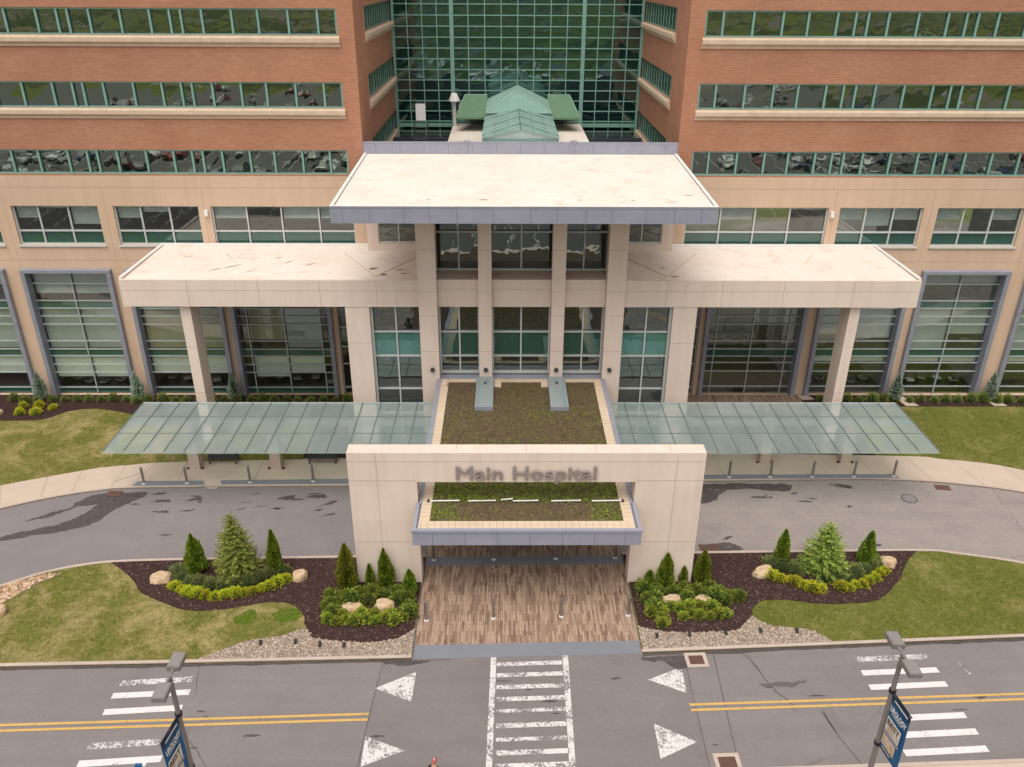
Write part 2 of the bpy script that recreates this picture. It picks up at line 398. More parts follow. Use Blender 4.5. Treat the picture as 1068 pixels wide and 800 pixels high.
M['arb_gold'] = leaf('arborvitae_gold', [(0.117, 0.1594, 0.015), (0.2145, 0.2531, 0.021), (0.312, 0.3281, 0.033), (0.4095, 0.375, 0.06)])
M['spruce'] = leaf('spruce_needles', [(0.1299, 0.1934, 0.0353), (0.2454, 0.3185, 0.0565), (0.3755, 0.455, 0.0919), (0.5775, 0.6142, 0.1554)])
M['juniper'] = leaf('juniper_leaf', [(0.1138, 0.1562, 0.0459), (0.1898, 0.2395, 0.0688), (0.2783, 0.3123, 0.0994), (0.4049, 0.3956, 0.153)])
M['lime'] = leaf('lime_leaf', [(0.297, 0.3605, 0.0198), (0.5148, 0.5503, 0.0297), (0.7128, 0.6831, 0.0413), (0.8, 0.6831, 0.066)])
M['leafy'] = leaf('broad_leaf', [(0.0943, 0.1512, 0.0216), (0.1675, 0.2304, 0.03), (0.2723, 0.3168, 0.048), (0.398, 0.4032, 0.072)])
M['leafy_light'] = leaf('light_broad_leaf', [(0.1781, 0.2263, 0.024), (0.285, 0.3536, 0.036), (0.3919, 0.4526, 0.054), (0.5344, 0.5375, 0.084)])
M['boxwood'] = leaf('boxwood_leaf', [(0.117, 0.1852, 0.0293), (0.2048, 0.2964, 0.046), (0.3219, 0.4199, 0.0627), (0.4682, 0.3458, 0.1254)])
M['bluespruce'] = leaf('blue_spruce_needles', [(0.221, 0.2975, 0.2248), (0.3536, 0.4462, 0.3421), (0.4862, 0.595, 0.4692), (0.6409, 0.7225, 0.5865)])
M['sedum'] = leaf('sedum_leaf', [(.10,.07,.045),(.17,.125,.07),(.13,.105,.045),(.19,.165,.06)], .8, .1)
M['sedum_green'] = leaf('sedum_green_leaf', [(.11,.12,.03),(.15,.17,.035),(.19,.22,.04),(.25,.26,.06)], .8, .1)
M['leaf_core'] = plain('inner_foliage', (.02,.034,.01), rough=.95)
M['bark'] = plain('bark', (.09,.06,.04), (.05,.035,.025), 12, .9, bump=.5)
t = NT('sedum_soil')
col = t.mix(t.ramp(t.noise(.5, 5), .4, .65), (.15,.105,.07), (.15,.12,.055))
col = t.mix(t.math('MULTIPLY', t.ramp(t.noise(20, 4, .7), .42, .66), .6), col, (.06,.042,.03))
M['sedum_soil'] = t.done(t.bsdf(col, .95, 0, t.bump(t.noise(18, 4, .7), .6, .05), .1))

def worn_paint(name, c, cut):
    t = NT(name)
    w = t.math('ADD', t.math('MULTIPLY', t.noise(9, 8, .8), .62), t.math('MULTIPLY', t.noise(1.1, 4, .7), .38))
    a = t.ramp(w, cut-.035, cut+.02, (1,1,1,1), (0,0,0,1))
    col = t.mix(t.ramp(t.noise(5, 5, .7), .35, .7), c, tuple(v*.82 for v in c))
    return t.done(t.n('ShaderNodeMixShader', Fac=a, i1=t.n('ShaderNodeBsdfTransparent').outputs[0], i2=t.bsdf(col, .75)).outputs[0])
M['paint'] = worn_paint('white_road_paint', (.74,.70,.68), .60)
M['paint_worn'] = worn_paint('worn_road_paint', (.70,.66,.64), .505)
M['paint_rail'] = worn_paint('crosswalk_paint', (.70,.66,.635), .535)
M['paint_yellow'] = worn_paint('yellow_road_paint', (.64,.40,.12), .60)
M['rust'] = plain('rusty_grate', (.12,.075,.06), (.19,.10,.075), 8, .8, .3)
M['iron'] = plain('cast_iron', (.13,.115,.11), rough=.7, metallic=.3)
M['lamp_metal'] = plain('lamp_bronze', (.27,.235,.22), (.23,.20,.185), 5, .5, .2)
M['lamp_top'] = plain('lamp_lid', (.29,.26,.25), (.25,.225,.215), 4, .5, .2)
M['lens'] = plain('lamp_lens', (.55,.55,.52), rough=.2)
M['banner_blue'] = plain('banner_blue', (.012,.115,.27), (.010,.085,.22), 1.2, .6)
M['banner_navy'] = plain('banner_navy', (.010,.035,.09), rough=.6)
M['banner_white'] = plain('banner_white', (.74,.74,.72), rough=.6)
M['banner_photo'] = plain('banner_badge', (.62,.50,.38), (.50,.30,.17), 3.5, .6, c3=(.75,.66,.55), scale3=2, lo3=.45, hi3=.6)
M['banner_brown'] = plain('banner_brown', (.16,.075,.04), rough=.6)
M['banner_purple'] = plain('banner_lavender', (.45,.38,.55), rough=.6)
M['letters'] = plain('letter_metal', (.35,.30,.29), (.30,.255,.245), 2, .4, .3)
M['navy_cloth'] = plain('navy_cloth', (.018,.02,.03), (.03,.03,.04), 20, .9)
M['jean'] = plain('jeans', (.04,.05,.08), (.03,.04,.06), 20, .9)
M['skin'] = plain('skin', (.55,.30,.22), rough=.55)
M['cap'] = plain('red_cap', (.40,.13,.12), (.32,.09,.09), 8, .8)
M['shoe'] = plain('shoe', (.03,.025,.022), rough=.6)
M['chair_seat'] = plain('chair_fabric', (.12,.11,.12), (.06,.06,.065), 3)
M['chair_light'] = plain('pale_chair_fabric', (.62,.60,.55), rough=.8)
car_cols = [(.03,.03,.035),(.55,.56,.57),(.30,.31,.33),(.80,.80,.80),(.28,.03,.03),(.04,.08,.20),(.12,.12,.13)]
M_car = [plain('car_paint', c, rough=.25, spec=.6, metallic=.2) for c in car_cols]
M['car_glass'] = plain('car_glass', (.015,.018,.02), rough=.08, spec=.6)

# ------------------------------------------------------------------ camera, light, sky
F_PX, PITCH, ROLL, YAW = 862.0, RAD(26.4), RAD(.28), RAD(.54)
fw = Vector((math.sin(YAW)*math.cos(PITCH), math.cos(YAW)*math.cos(PITCH), -math.sin(PITCH)))
r0 = Vector((math.cos(YAW), -math.sin(YAW), 0)); u0 = r0.cross(fw)
rt = r0*math.cos(ROLL)+u0*math.sin(ROLL); up = -r0*math.sin(ROLL)+u0*math.cos(ROLL)
cd = bpy.data.cameras.new('camera'); cam = bpy.data.objects.new('camera', cd); C.objects.link(cam)
cam.matrix_world = Matrix(((rt.x,up.x,-fw.x,-.97),(rt.y,up.y,-fw.y,0),(rt.z,up.z,-fw.z,27),(0,0,0,1)))
cd.sensor_width = 36; cd.lens = F_PX/1068*36; cd.clip_start = .5; cd.clip_end = 6000
sc.camera = cam
SUN_EL, SUN_AZ = RAD(66), RAD(195)           # azimuth clockwise from +Y
w = bpy.data.worlds.new('World'); sc.world = w; w.use_nodes = True
nt = w.node_tree; nt.nodes.clear()
sky = nt.nodes.new('ShaderNodeTexSky'); sky.sky_type = 'NISHITA'; sky.sun_disc = False
sky.sun_elevation = SUN_EL; sky.sun_rotation = SUN_AZ; sky.dust_density = 4; sky.air_density = 1.2
hs = nt.nodes.new('ShaderNodeHueSaturation'); hs.inputs['Saturation'].default_value = .22
tint = nt.nodes.new('ShaderNodeMix'); tint.data_type = 'RGBA'; tint.blend_type = 'MULTIPLY'; tint.inputs[0].default_value = 1
tint.inputs[7].default_value = (1.20,1.15,1.12,1)
bg = nt.nodes.new('ShaderNodeBackground'); bg.inputs['Strength'].default_value = .15
wo = nt.nodes.new('ShaderNodeOutputWorld')
nt.links.new(sky.outputs[0], hs.inputs['Color']); nt.links.new(hs.outputs[0], tint.inputs[6]); nt.links.new(tint.outputs[2], bg.inputs[0]); nt.links.new(bg.outputs[0], wo.inputs[0])
sd = bpy.data.lights.new('sun', 'SUN'); sd.energy = 1.5; sd.angle = RAD(48); sd.color = (1,.95,.88)
so = bpy.data.objects.new('sun', sd); C.objects.link(so)
dirv = Vector((math.sin(SUN_AZ)*math.cos(SUN_EL), math.cos(SUN_AZ)*math.cos(SUN_EL), math.sin(SUN_EL)))
so.rotation_euler = dirv.to_track_quat('Z', 'Y').to_euler(); so.location = dirv*200
sc.view_settings.view_transform = 'Standard'; sc.view_settings.look = 'None'; sc.view_settings.exposure = 0; sc.view_settings.gamma = 1
sc.render.engine = 'CYCLES'
sc.cycles.use_denoising = True; sc.cycles.max_bounces = 8; sc.cycles.transparent_max_bounces = 10
sc.cycles.diffuse_bounces = 3; sc.cycles.glossy_bounces = 4; sc.cycles.caustics_reflective = False; sc.cycles.caustics_refractive = False

# ------------------------------------------------------------------ the ground
mb = MB(); mb.sheet([(-3000,-3000),(3000,-3000),(3000,3000),(-3000,3000)], -.06); struct('terrain', mb, M['terrain'])
CURB_N = [(-60,25.7),(-40,26.2),(-22.78,26.68),(-14.59,26.88),(-5.03,27.13),(5.0,27.44),(12.93,27.83),(22.64,28.34),(40,29.2),(60,30.2)]
CURB_S = [(-60,19.0),(-14,20.7),(16.4,21.75),(60,23.4)]
mb = MB(); mb.sheet([(-160,15.4)]+CURB_S+[(160,27.1),(160,35),(60,32)]+[(40,32),(-40,30)]+[(-60,30),(-160,24)], 0)
road = struct('road', mb, M['asphalt'])
mb = MB(); mb.sheet([(-160,27.1-5.2)]+CURB_N+[(160,34.5),(160,48),(-160,48)], .004)
drive = struct('driveway', mb, M['asphalt_drive'])
# asphalt speed table between the yield triangles
mb = MB(); mb.sheet([(-6.55,20.95),(6.85,21.45),(6.95,27.5),(-5,27.05),(-6.3,27.05)], .004); mb.build('asphalt_panel', M['asphalt_patch'], road)
for ln in ([(-6.55,20.95),(-6.45,24),(-6.3,27.05)], [(6.85,21.45),(6.9,24.3),(6.97,27.5)], [(8.0,21.5),(8.1,24),(8.3,27.6)], [(12.0,24.2),(12.25,23),(12.7,21.6)], [(-6.3,27.0),(-3.3,27.1)]):
    c_ = curve([(a+rng.uniform(-.03,.03), b) for a, b in ln], 5); mb = MB(); mb.face([(x,y,.009) for x,y in ribbon(c_, .045)]); mb.build('tar_seam', M['seam'], road)
mb = MB(); mb.sheet([(11.85,24.35),(12.5,24.4),(12.75,23.3),(12.2,23.2)], .009); mb.build('asphalt_repair', M['asphalt_patch'], road)

def line_mark(name, mat, a, b, wd, z=.012, parent=road):
    mb = MB(); d = Vector((b[0]-a[0], b[1]-a[1])).normalized(); n = Vector((-d.y, d.x))*wd/2
    mb.sheet([(a[0]-n.x,a[1]-n.y),(b[0]-n.x,b[1]-n.y),(b[0]+n.x,b[1]+n.y),(a[0]+n.x,a[1]+n.y)], z)
    return mb.build(name, mat, parent)
for dy in (-.14, .14):
    line_mark('yellow_line', M['paint_yellow'], (-60,22.15+dy), (-6.5,24.02+dy), .12)
    line_mark('yellow_line', M['paint_yellow'], (6.65,24.45+dy), (60,26.45+dy), .12)
line_mark('crosswalk_rail', M['paint_rail'], (-1.46,27.28), (-1.58,21.1), .24); line_mark('crosswalk_rail', M['paint_rail'], (1.70,27.4), (1.60,21.2), .24)
for k, y in enumerate((26.88,26.25,25.59,24.94,24.33,23.59,22.92,22.3,21.7)):
    line_mark('crosswalk_bar', M['paint_worn'] if k in (4,6) else M['paint_rail'], (-1.32,y-.05), (1.53,y+.06), .23 if k not in (4,6) else .18)
for a, b, wn in [((-17.26,25.8),(-14.27,26.03),1),((-17.3,25.13),(-14.15,25.32),0),((-17.29,24.28),(-14.18,24.5),0),((-17.19,22.61),(-14.3,22.84),1),((-17.2,21.82),(-14.11,22.05),0),
                 ((14.46,27.07),(17.72,27.24),1),((14.45,26.29),(17.82,26.46),0),((14.46,25.49),(17.82,25.67),0),((14.6,23.86),(17.8,24.02),0),((14.55,23.03),(17.86,23.21),0),((14.51,22.2),(17.85,22.39),0)]:
    line_mark('rumble_bar', M['paint_worn'] if wn else M['paint'], a, b, .30)
line_mark('paint_scratch', M['paint_worn'], (18.9,26.9), (19.1,26.2), .1)
for tri in ([(-6.44,25.5),(-4.79,26.41),(-4.83,24.78)], [(-4.85,22.38),(-6.47,23.06),(-6.44,21.66)], [(5.15,25.94),(6.72,26.65),(6.65,25.2)], [(6.58,22.75),(5.02,23.63),(5.01,21.96)]):
    mb = MB(); mb.sheet(tri, .013); mb.build('yield_triangle', M['paint_rail'], road)

# damp patches on the driveway
def blot(name, pts, z, mat=M['wet'], parent=drive, amp=.18):
    c_ = curve(pts+[pts[0]], 14)[:-1]
    def jag(x, y, o): return noise.noise((x*1.7,y*1.7,o))*amp+noise.noise((x*5,y*5,o+2))*amp*.55+noise.noise((x*13,y*13,o+5))*amp*.35
    out = [(x+jag(x,y,3), y+jag(x,y,9)*.7) for x, y in c_]
    mb = MB(); mb.sheet(out, z); return mb.build(name, mat, parent)
blot('damp_patch', [(-27.3,37.35),(-26.2,38.2),(-25.5,38.6),(-24.85,39.75),(-23.9,40.1),(-21.6,40.1),(-22.7,38.6),(-23.7,36.9),(-26.3,36.0),(-28.6,35.3),(-31,34.2),(-28.4,35.7),(-26.4,36.6),(-24.9,37.4),(-24.0,38.9),(-25.0,38.7),(-26.1,37.8)], .010)
for pts in ([(-21.2,39.2),(-20.3,39.5),(-20.2,39.1)], [(-19.5,39.3),(-18.4,39.7),(-18.3,39.3)], [(-21,38.3),(-19.8,38.4),(-19.9,38.2)], [(-14,39.5),(-13.2,39.9),(-13,39.5)], [(-12.6,39.7),(-11.4,40),(-11.3,39.6)], [(-11.6,38.7),(-10.8,39.3),(-10.7,39.1)],
            [(9.3,41.0),(15.6,41.0),(15.2,40.3),(13,40.5),(11.6,40.0),(10.9,39.1),(9.6,39.2)], [(18.1,40.95),(19.4,40.95),(19.2,40.55)], [(9.4,34.75),(11.4,34.75),(11.2,35.3),(10.0,35.35)], [(13.3,39.7),(14.2,39.9),(14,39.5)]):
    blot('damp_patch', pts, .010, amp=.25)
SM = random.Random(77)
for _ in range(26):
    x = SM.choice((SM.uniform(-22,-9.5), SM.uniform(-22,-9.5), SM.uniform(10,21))); y = SM.uniform(38.3,40.1) if SM.random() < .8 else SM.uniform(35,38)
    l = SM.uniform(.15,.5); k = SM.uniform(.03,.09); tl = SM.uniform(-.1,.5)
    blot('damp_patch', [(x-l,y-tl*l),(x,y+k),(x+l,y+tl*l),(x+l*.2,y-k)], .0105, amp=.12)
for _ in range(16):
    x = SM.uniform(-20,20); y = SM.uniform(22.5,26.2); l = SM.uniform(.1,.5); k = SM.uniform(.02,.06)
    blot('dark_stain', [(x-l,y),(x,y+k),(x+l,y+.04*l),(x,y-k)], .0105, M['wet'], road, .08)
def grime(line, wd, z, par):
    out = [(x, y) for x, y in line]; low = [(x+noise.noise((x*2,y*2,1))*.04, y-wd*(.55+.9*abs(noise.noise((x*.8,y,3))))) for x, y in line]
    mb = MB()
    for i in range(len(out)-1): mb.face([(*low[i],z),(*low[i+1],z),(*out[i+1],z),(*out[i],z)])
    mb.build('gutter_grime', M['wet'], par)
def dens(line, st=.35):
    r_ = []
    for a, b in zip(line, line[1:]):
        n = max(1, int(math.dist(a,b)/st)); r_ += [(a[0]+(b[0]-a[0])*k/n, a[1]+(b[1]-a[1])*k/n) for k in range(n)]
    return r_+[line[-1]]
grime(dens([(-36,26.30),(-22.78,26.66),(-14.59,26.86),(-5.06,27.11)]), .16, .0115, road)
grime(dens([(5.12,27.42),(12.93,27.81),(22.64,28.32),(36,29.0)]), .16, .0115, road)
blot('dark_stain', [(5.1,27.2),(6.9,27.3),(7.1,26.9),(6.5,26.5),(6.0,27.0),(5.3,27.0)], .016, M['wet'], road, .2)
blot('dark_stain', [(-6.6,27.0),(-4.4,27.05),(-4.7,26.85),(-6.0,26.8)], .016, M['wet'], road, .2)
blot('dark_stain', [(9.9,25.8),(10.6,25.7),(11.8,25.9),(11.4,25.6),(10.2,25.5)], .016, M['seam'], road, .3)

# islands, curbs, lawns
ISL_L = curve([(-60,20+3.5),(-42,25.6),(-34,27.6),(-30,29.7),(-27.5,31.1),(-25.67,31.98),(-23.87,33.06),(-21.78,33.73),(-19.43,33.96),(-15,34.1),(-5.06,34.3)], 5)
ISL_L = [p for p in ISL_L if p[0] > -38]
ISL_R = curve([(5.12,34.45),(9.18,34.54),(15,34.64),(20.79,34.72),(22.67,34.43),(25.64,33.65),(29,32.2),(34,30.0),(38,29.3)], 5)
def front(x):
    for a, b in zip(CURB_N, CURB_N[1:]):
        if a[0] <= x <= b[0]: return a[1]+(b[1]-a[1])*(x-a[0])/(b[0]-a[0])
frontL = [(x, front(x)) for x in (-38,-30,-22.78,-14.59,-9,-5.06)]
frontR = [(x, front(x)) for x in (5.12,8,12.93,18,22.64,30,38)]
ISLZ = .10
mb = MB(); mb.prism(frontL+ISL_L[::-1], -.02, ISLZ); struct('island_lawn', mb, M['grass_left'])
mb = MB(); mb.prism(frontR+ISL_R[::-1], -.02, ISLZ); struct('island_lawn', mb, M['grass_right'])
for ln, wd in ((frontL,.17),(frontR,.17),(ISL_L[::-1],.16),(ISL_R[::-1],.16)):
    mb = MB(); strip_prism(mb, ln, wd, -.02, ISLZ+.03); struct('island_curb', mb, M['curb'])
bedL = curve([(-21.12,33.8),(-20.06,33.02),(-19.2,32.21),(-18.44,31.34),(-17.41,30.8),(-16.18,30.23),(-15.14,30.13),(-13.97,30.27),(-12.84,30.61),(-12.05,30.71),(-11.31,30.64),(-10.72,30.27),(-10.32,29.75),(-10.13,29.05),(-9.61,28.33)], 4)
grL_in = curve([(-9.48,28.35),(-8.6,28.17),(-7.49,28.08),(-6.53,28.14),(-5.72,28.34),(-5.08,28.93)], 4)
mulchL = bedL+grL_in+[(-5.08,34.12),(-15,33.94),(-19.43,33.8)]
gravL = curve([(-14.3,27.1),(-13.7,27.45),(-12.57,28.17),(-11.18,28.43),(-10.12,28.91),(-9.61,28.33)], 4)+grL_in+[(-5.08,27.32),(-9,27.22),(-14.2,27.08)]
bedR = curve([(20.58,34.58),(19.69,33.8),(18.72,32.39),(17.65,31.33),(16.8,30.76),(15.35,30.57),(13.88,30.57),(13.08,30.76),(11.98,30.83),(11.25,30.71),(10.75,30.15),(10.61,29.78)], 4)
grR_in = curve([(10.61,29.78),(10.2,29.3),(9.69,28.81),(8.74,28.7),(7.5,28.65),(6.36,28.71),(5.16,29.04)], 4)
mulchR = bedR+grR_in+[(5.16,34.27),(15,34.46)]
gravR = curve([(10.61,29.78),(10.88,29.36),(11.46,29.07),(12.49,28.89),(13.03,28.77),(13.43,28.48),(13.8,28.07)], 4)+[(12.93,28.02),(8,27.75),(5.16,27.64)]+grR_in[::-1][:-1]
def roughen(poly, a=.07):
    return [(x+noise.noise((x*3,y*3,1))*a, y+noise.noise((x*3,y*3,7))*a) for x, y in poly]
for p in (mulchL, mulchR):
    mb = MB(); mb.prism(roughen(p), ISLZ-.01, ISLZ+.02); struct('mulch_bed', mb, M['mulch'])
TAN = [(-38,26.9),(-34,27.35),(-30,29.4),(-27.5,30.85),(-25.67,31.75),(-23.9,32.75),(-23.0,32.9),(-24.0,32.0),(-24.6,31.0),(-25.2,30.2),(-27,28.5),(-30,27.2)]
for p in (gravL, gravR, TAN):
    mb = MB(); mb.prism(p, ISLZ-.01, ISLZ+.012); struct('gravel_ground', mb, M['gravel_base'])
for pts in ([(-11.9,29.9),(-11.4,30.25),(-10.9,30.35),(-10.5,30.0),(-10.6,29.5),(-11.3,29.4)], [(-13.6,29.6),(-13.0,30.2),(-12.6,29.9),(-12.7,29.3),(-13.3,29.2)]):
    blot('grass_patch', pts, ISLZ+.006, M['grass_lush'], None, .10)['kind'] = 'structure'

ICO = None
def ico():
    global ICO
    if ICO is None:
        bm = bmesh.new(); bmesh.ops.create_icosphere(bm, subdivisions=1, radius=1)
        ICO = ([v.co.copy() for v in bm.verts], [tuple(v.index for v in f.verts) for f in bm.faces]); bm.free()
    return ICO
def stones(name, poly, z, dens, smin, smax, mat, flat=.65, cap=9000, clipx=None):
    xs = [p[0] for p in poly]; ys = [p[1] for p in poly]
    x0, x1, y0, y1 = min(xs), max(xs), min(ys), max(ys)
    if clipx: x0, x1 = max(x0, clipx[0]), min(x1, clipx[1])
    V, Fc = ico(); mb = MB(); n = min(cap, int((x1-x0)*(y1-y0)*dens))
    for _ in range(n):
        x, y = rng.uniform(x0,x1), rng.uniform(y0,y1)
        if not inside((x,y), poly): continue
        s = rng.uniform(smin, smax); rz = Matrix.Rotation(rng.uniform(0,6.28), 3, 'Z') @ Matrix.Rotation(rng.uniform(-.4,.4), 3, 'X')
        sx, sy, sz = s*rng.uniform(.75,1.3), s*rng.uniform(.7,1.1), s*flat*rng.uniform(.7,1.2)
        b = len(mb.v)
        for v in V:
            q = rz @ Vector((v.x*sx*rng.uniform(.85,1.15), v.y*sy*rng.uniform(.85,1.15), v.z*sz)); mb.v.append((x+q.x, y+q.y, z+q.z+sz*.35))
        for f in Fc: mb.f.append(tuple(b+i for i in f)); mb.m.append(0)
    return tag(mb.build(name, mat), kind='stuff')
tag(stones('gravel', gravL, ISLZ+.012, 300, .026, .06, M['pebble']), 'pale river gravel strip along the kerb left of the brown paved entrance', 'gravel')
tag(stones('gravel', gravR, ISLZ+.012, 300, .026, .06, M['pebble']), 'pale river gravel strip along the kerb right of the brown paved entrance', 'gravel')
tag(stones('gravel', TAN, ISLZ+.012, 150, .045, .11, M['pebble_tan'], clipx=(-28,-22)), 'tan river stones at the left edge of the left lawn island', 'gravel')
tag(stones('bark_mulch', mulchL, ISLZ+.018, 55, .018, .05, M['chip'], .25), 'dark brown bark mulch in the left island bed', 'mulch')
tag(stones('bark_mulch', mulchR, ISLZ+.018, 55, .018, .05, M['chip'], .25), 'dark brown bark mulch in the right island bed', 'mulch')

def turf(name, polys, dens, mat, holes, z, clip, lab):
    mb = MB()
    x0, x1, y0, y1 = clip
    for _ in range(int((x1-x0)*(y1-y0)*dens)):
        x, y = rng.uniform(x0,x1), rng.uniform(y0,y1)
        if not any(inside((x,y), p) for p in polys) or any(inside((x,y), h) for h in holes): continue
        if noise.noise((x*1.1,y*1.1,4)) < rng.uniform(-.9,.25): continue
        a0 = rng.uniform(0,6.28)
        for k in range(3):
            a = a0+k*2.1+rng.uniform(-.5,.5); L = rng.uniform(.045,.095); d = Vector((math.cos(a),math.sin(a),rng.uniform(.5,1.6))).normalized()*L; e = Vector((-math.sin(a),math.cos(a),0))*.011
            p = Vector((x,y,z)); mb.face([p-e, p+e, p+d])
    tag(mb.build(name, mat), lab, 'grass', kind='stuff')
M['blade_l'] = leaf('straw_blade', [(.10,.135,.020),(.15,.18,.030),(.20,.215,.045),(.33,.31,.11)], .8, .2, ((.52,.42,.21),.38,.48,.64,.75))
M['blade_r'] = leaf('green_blade', [(.09,.12,.018),(.135,.165,.027),(.175,.19,.036),(.26,.25,.08)], .8, .2, ((.46,.38,.17),.42,.52,.72,.7))
turf('grass', [frontL+ISL_L[::-1]], 85, M['blade_l'], [mulchL, gravL, TAN], ISLZ, (-27.5,-9.5,26.6,34), 'straw and green turf on the left traffic island')
turf('grass', [frontR+ISL_R[::-1]], 85, M['blade_r'], [mulchR, gravR], ISLZ, (10,29,27.6,34.6), 'green turf on the right traffic island')
# entrance paving
mb = MB(); mb.prism([(-4.98,27.95),(5.05,28.2),(5.1,46.0),(-5.05,46.0)], -.02, .05); ent = struct('entrance_paving', mb, M['pavers'])
mb = MB(); mb.prism([(-4.98,27.15),(5.06,27.45),(5.05,28.2),(-4.98,27.95)], -.02, lambda x, y: .02 if y < 27.8 else .055); mb.build('grey_band', M['band'], ent)
mb = MB(); mb.prism([(-5.0,33.5),(5.08,33.62),(5.08,34.3),(-5.0,34.18)], .045, .056)
mb.build('grey_band', M['band'], ent)
# sidewalks
SW_LF = [p for p in curve([(-60,22.5),(-40,32.2),(-34,36.0),(-29.19,38.44),(-27.03,39.47),(-24.65,40.24),(-22.56,40.54),(-16,40.68),(-5.1,40.8)], 5) if p[0] > -44]
SW_LB = [p for p in curve([(-60,26.5),(-42,34.6),(-35,38.6),(-30.45,40.75),(-27.65,41.87),(-25.7,42.62),(-23.56,43.05),(-20.47,43.38),(-5.1,43.95)], 5) if p[0] > -46]
SW_RF = [p for p in curve([(5.15,41.2),(10.88,41.23),(19.23,41.43),(22.63,41.33),(25.87,40.91),(29.23,40.01),(34,37.8),(42,33)], 5)]
SW_RB = [p for p in curve([(5.15,44.3),(11.57,44.39),(23.8,44.05),(26.05,43.71),(28.75,43.15),(30.57,42.38),(36,39.6),(44,34.6)], 5)]
SWZ = .10
mb = MB(); mb.prism(SW_LF+SW_LB[::-1], -.02, SWZ); swl = struct('sidewalk', mb, M['concrete'])
mb = MB(); mb.prism(SW_RF+SW_RB[::-1], -.02, SWZ); swr = struct('sidewalk', mb, M['concrete'])
for q in (SW_LF, SW_RF): mb = MB(); strip_prism(mb, q, .16, -.02, SWZ+.006); struct('sidewalk_curb', mb, M['curb'])
mb = MB(); mb.prism([(-22.75,40.70),(-18.55,40.80),(-18.75,41.25),(-22.6,41.2)], SWZ-.01, SWZ+.010); mb.build('grey_band', M['band'], swl); mb = MB(); mb.prism([(-17.6,40.85),(-5.15,41.0),(-5.15,41.55),(-17.75,41.3)], SWZ-.01, SWZ+.010)
mb.build('grey_band', M['band'], swl)
mb = MB(); mb.prism([(5.2,41.4),(22.6,41.52),(22.4,41.95),(5.2,41.85)], SWZ-.01, SWZ+.010); mb.build('grey_band', M['band'], swr)
mb = MB(); mb.prism([(-18.45,40.5),(-17.7,40.5),(-17.75,41.6),(-17.2,42.4),(-18.9,42.4),(-18.7,41.6)], SWZ-.02, lambda x, y: SWZ+.008 if y > 41 else .03); mb.build('curb_ramp', M['curb'], swl)
def joints(line_a, line_b, xs, par):
    mb = MB()
    for xf, xb in xs:
        ya = min(line_a, key=lambda p: abs(p[0]-xf)); yb = min(line_b, key=lambda p: abs(p[0]-xb))
        a = Vector((xf, ya[1])); b = Vector((xb, yb[1])); d = (b-a).normalized(); n = Vector((-d.y,d.x))*.022
        mb.face([(a.x-n.x,a.y-n.y,SWZ+.0045),(a.x+n.x,a.y+n.y,SWZ+.0045),(b.x+n.x,b.y+n.y,SWZ+.0045),(b.x-n.x,b.y-n.y,SWZ+.0045)])
    mb.build('control_joint', M['joint'], par)
joints(SW_LF, SW_LB, [(-32.3,-33.5),(-29.2,-30.4),(-27.4,-28.1),(-25.9,-26.4),(-23.9,-24.0),(-22.9,-22.2),(-20.2,-20.4),(-15.8,-15.8),(-12.5,-12.4),(-9.2,-9.2)], swl)
joints(SW_RF, SW_RB, [(8.6,8.4),(12.2,12.0),(15.2,14.9),(18.6,18.0),(21.4,20.9),(24.5,24.0),(27.3,26.6),(30.5,29.5),(33.2,32.2)], swr)
mb = MB(); mb.tube((-24.0,41.1,SWZ+.006),(-22.6,42.2,SWZ+.006),.02,n=5); mb.build('ramp_joint', M['joint'], swl)
# lawns and beds behind the walks
BEDL = [(-48,48.6),(-34.71,48.57),(-32.85,48.58),(-31.71,48.87),(-30.62,49.94),(-28.99,50.25),(-27.18,49.79),(-26.32,49.48),(-24,48.9),(-20,48.6),(-13.5,48.6),(-13.5,44.0)]
lawnL = SW_LB[:-6]+[(-13.5,43.75)]+curve(BEDL[:-1],4)[::-1]
mb = MB(); mb.prism([p for p in lawnL], -.02, .09); struct('lawn', mb, M['grass_left'])
turf('grass', [lawnL], 60, M['blade_l'], [], .09, (-36,-13.6,38,50.3), 'patchy straw turf between the left walk and the facade bed')
mb = MB(); mb.prism([(22.2,44.13)]+[p for p in SW_RB if p[0] > 22.3]+[(60,34.5),(60,50.63),(26.7,50.63),(25.3,50.4),(22.2,50.4)], -.02, .09); struct('lawn', mb, M['grass_right'])
turf('grass', [[(22.2,44.13)]+[p for p in SW_RB if p[0] > 22.3]+[(60,34.5),(60,50.63),(26.7,50.63),(25.3,50.4),(22.2,50.4)]], 60, M['blade_r'], [], .09, (22.2,36,40,50.6), 'green turf between the right walk and the facade bed')
mb = MB(); mb.prism(curve(BEDL[:-1],4)+[(-13.5,44),(-5.2,44),(-5.2,52.4),(-48,52.4)], -.02, .075); struct('mulch_bed', mb, M['mulch'])
mb = MB(); mb.prism([(5.25,44.35),(22.2,44.15),(22.2,50.4),(25.3,50.4),(26.7,50.63),(60,50.63),(60,52.4),(5.25,52.4)], -.02, .075); struct('mulch_bed', mb, M['mulch'])
mb = MB(); mb.prism([(10.4,49.5),(20.2,49.5),(19.8,52.35),(10.4,52.35)], .07, .10); struct('brick_patio', mb, M['pavers'])
mb = MB(); mb.prism([(20.0,51.6),(20.9,51.7),(20.6,52.3),(19.8,52.3)], .08, .13); struct('concrete_pad', mb, M['concrete'])
for x in (27.0, 33.2):
    mb = MB(); mb.prism([(x,50.75),(x+.9,50.75),(x+.35,52.2),(x-.3,52.2)], .07, .11); struct('concrete_pad', mb, M['concrete'])
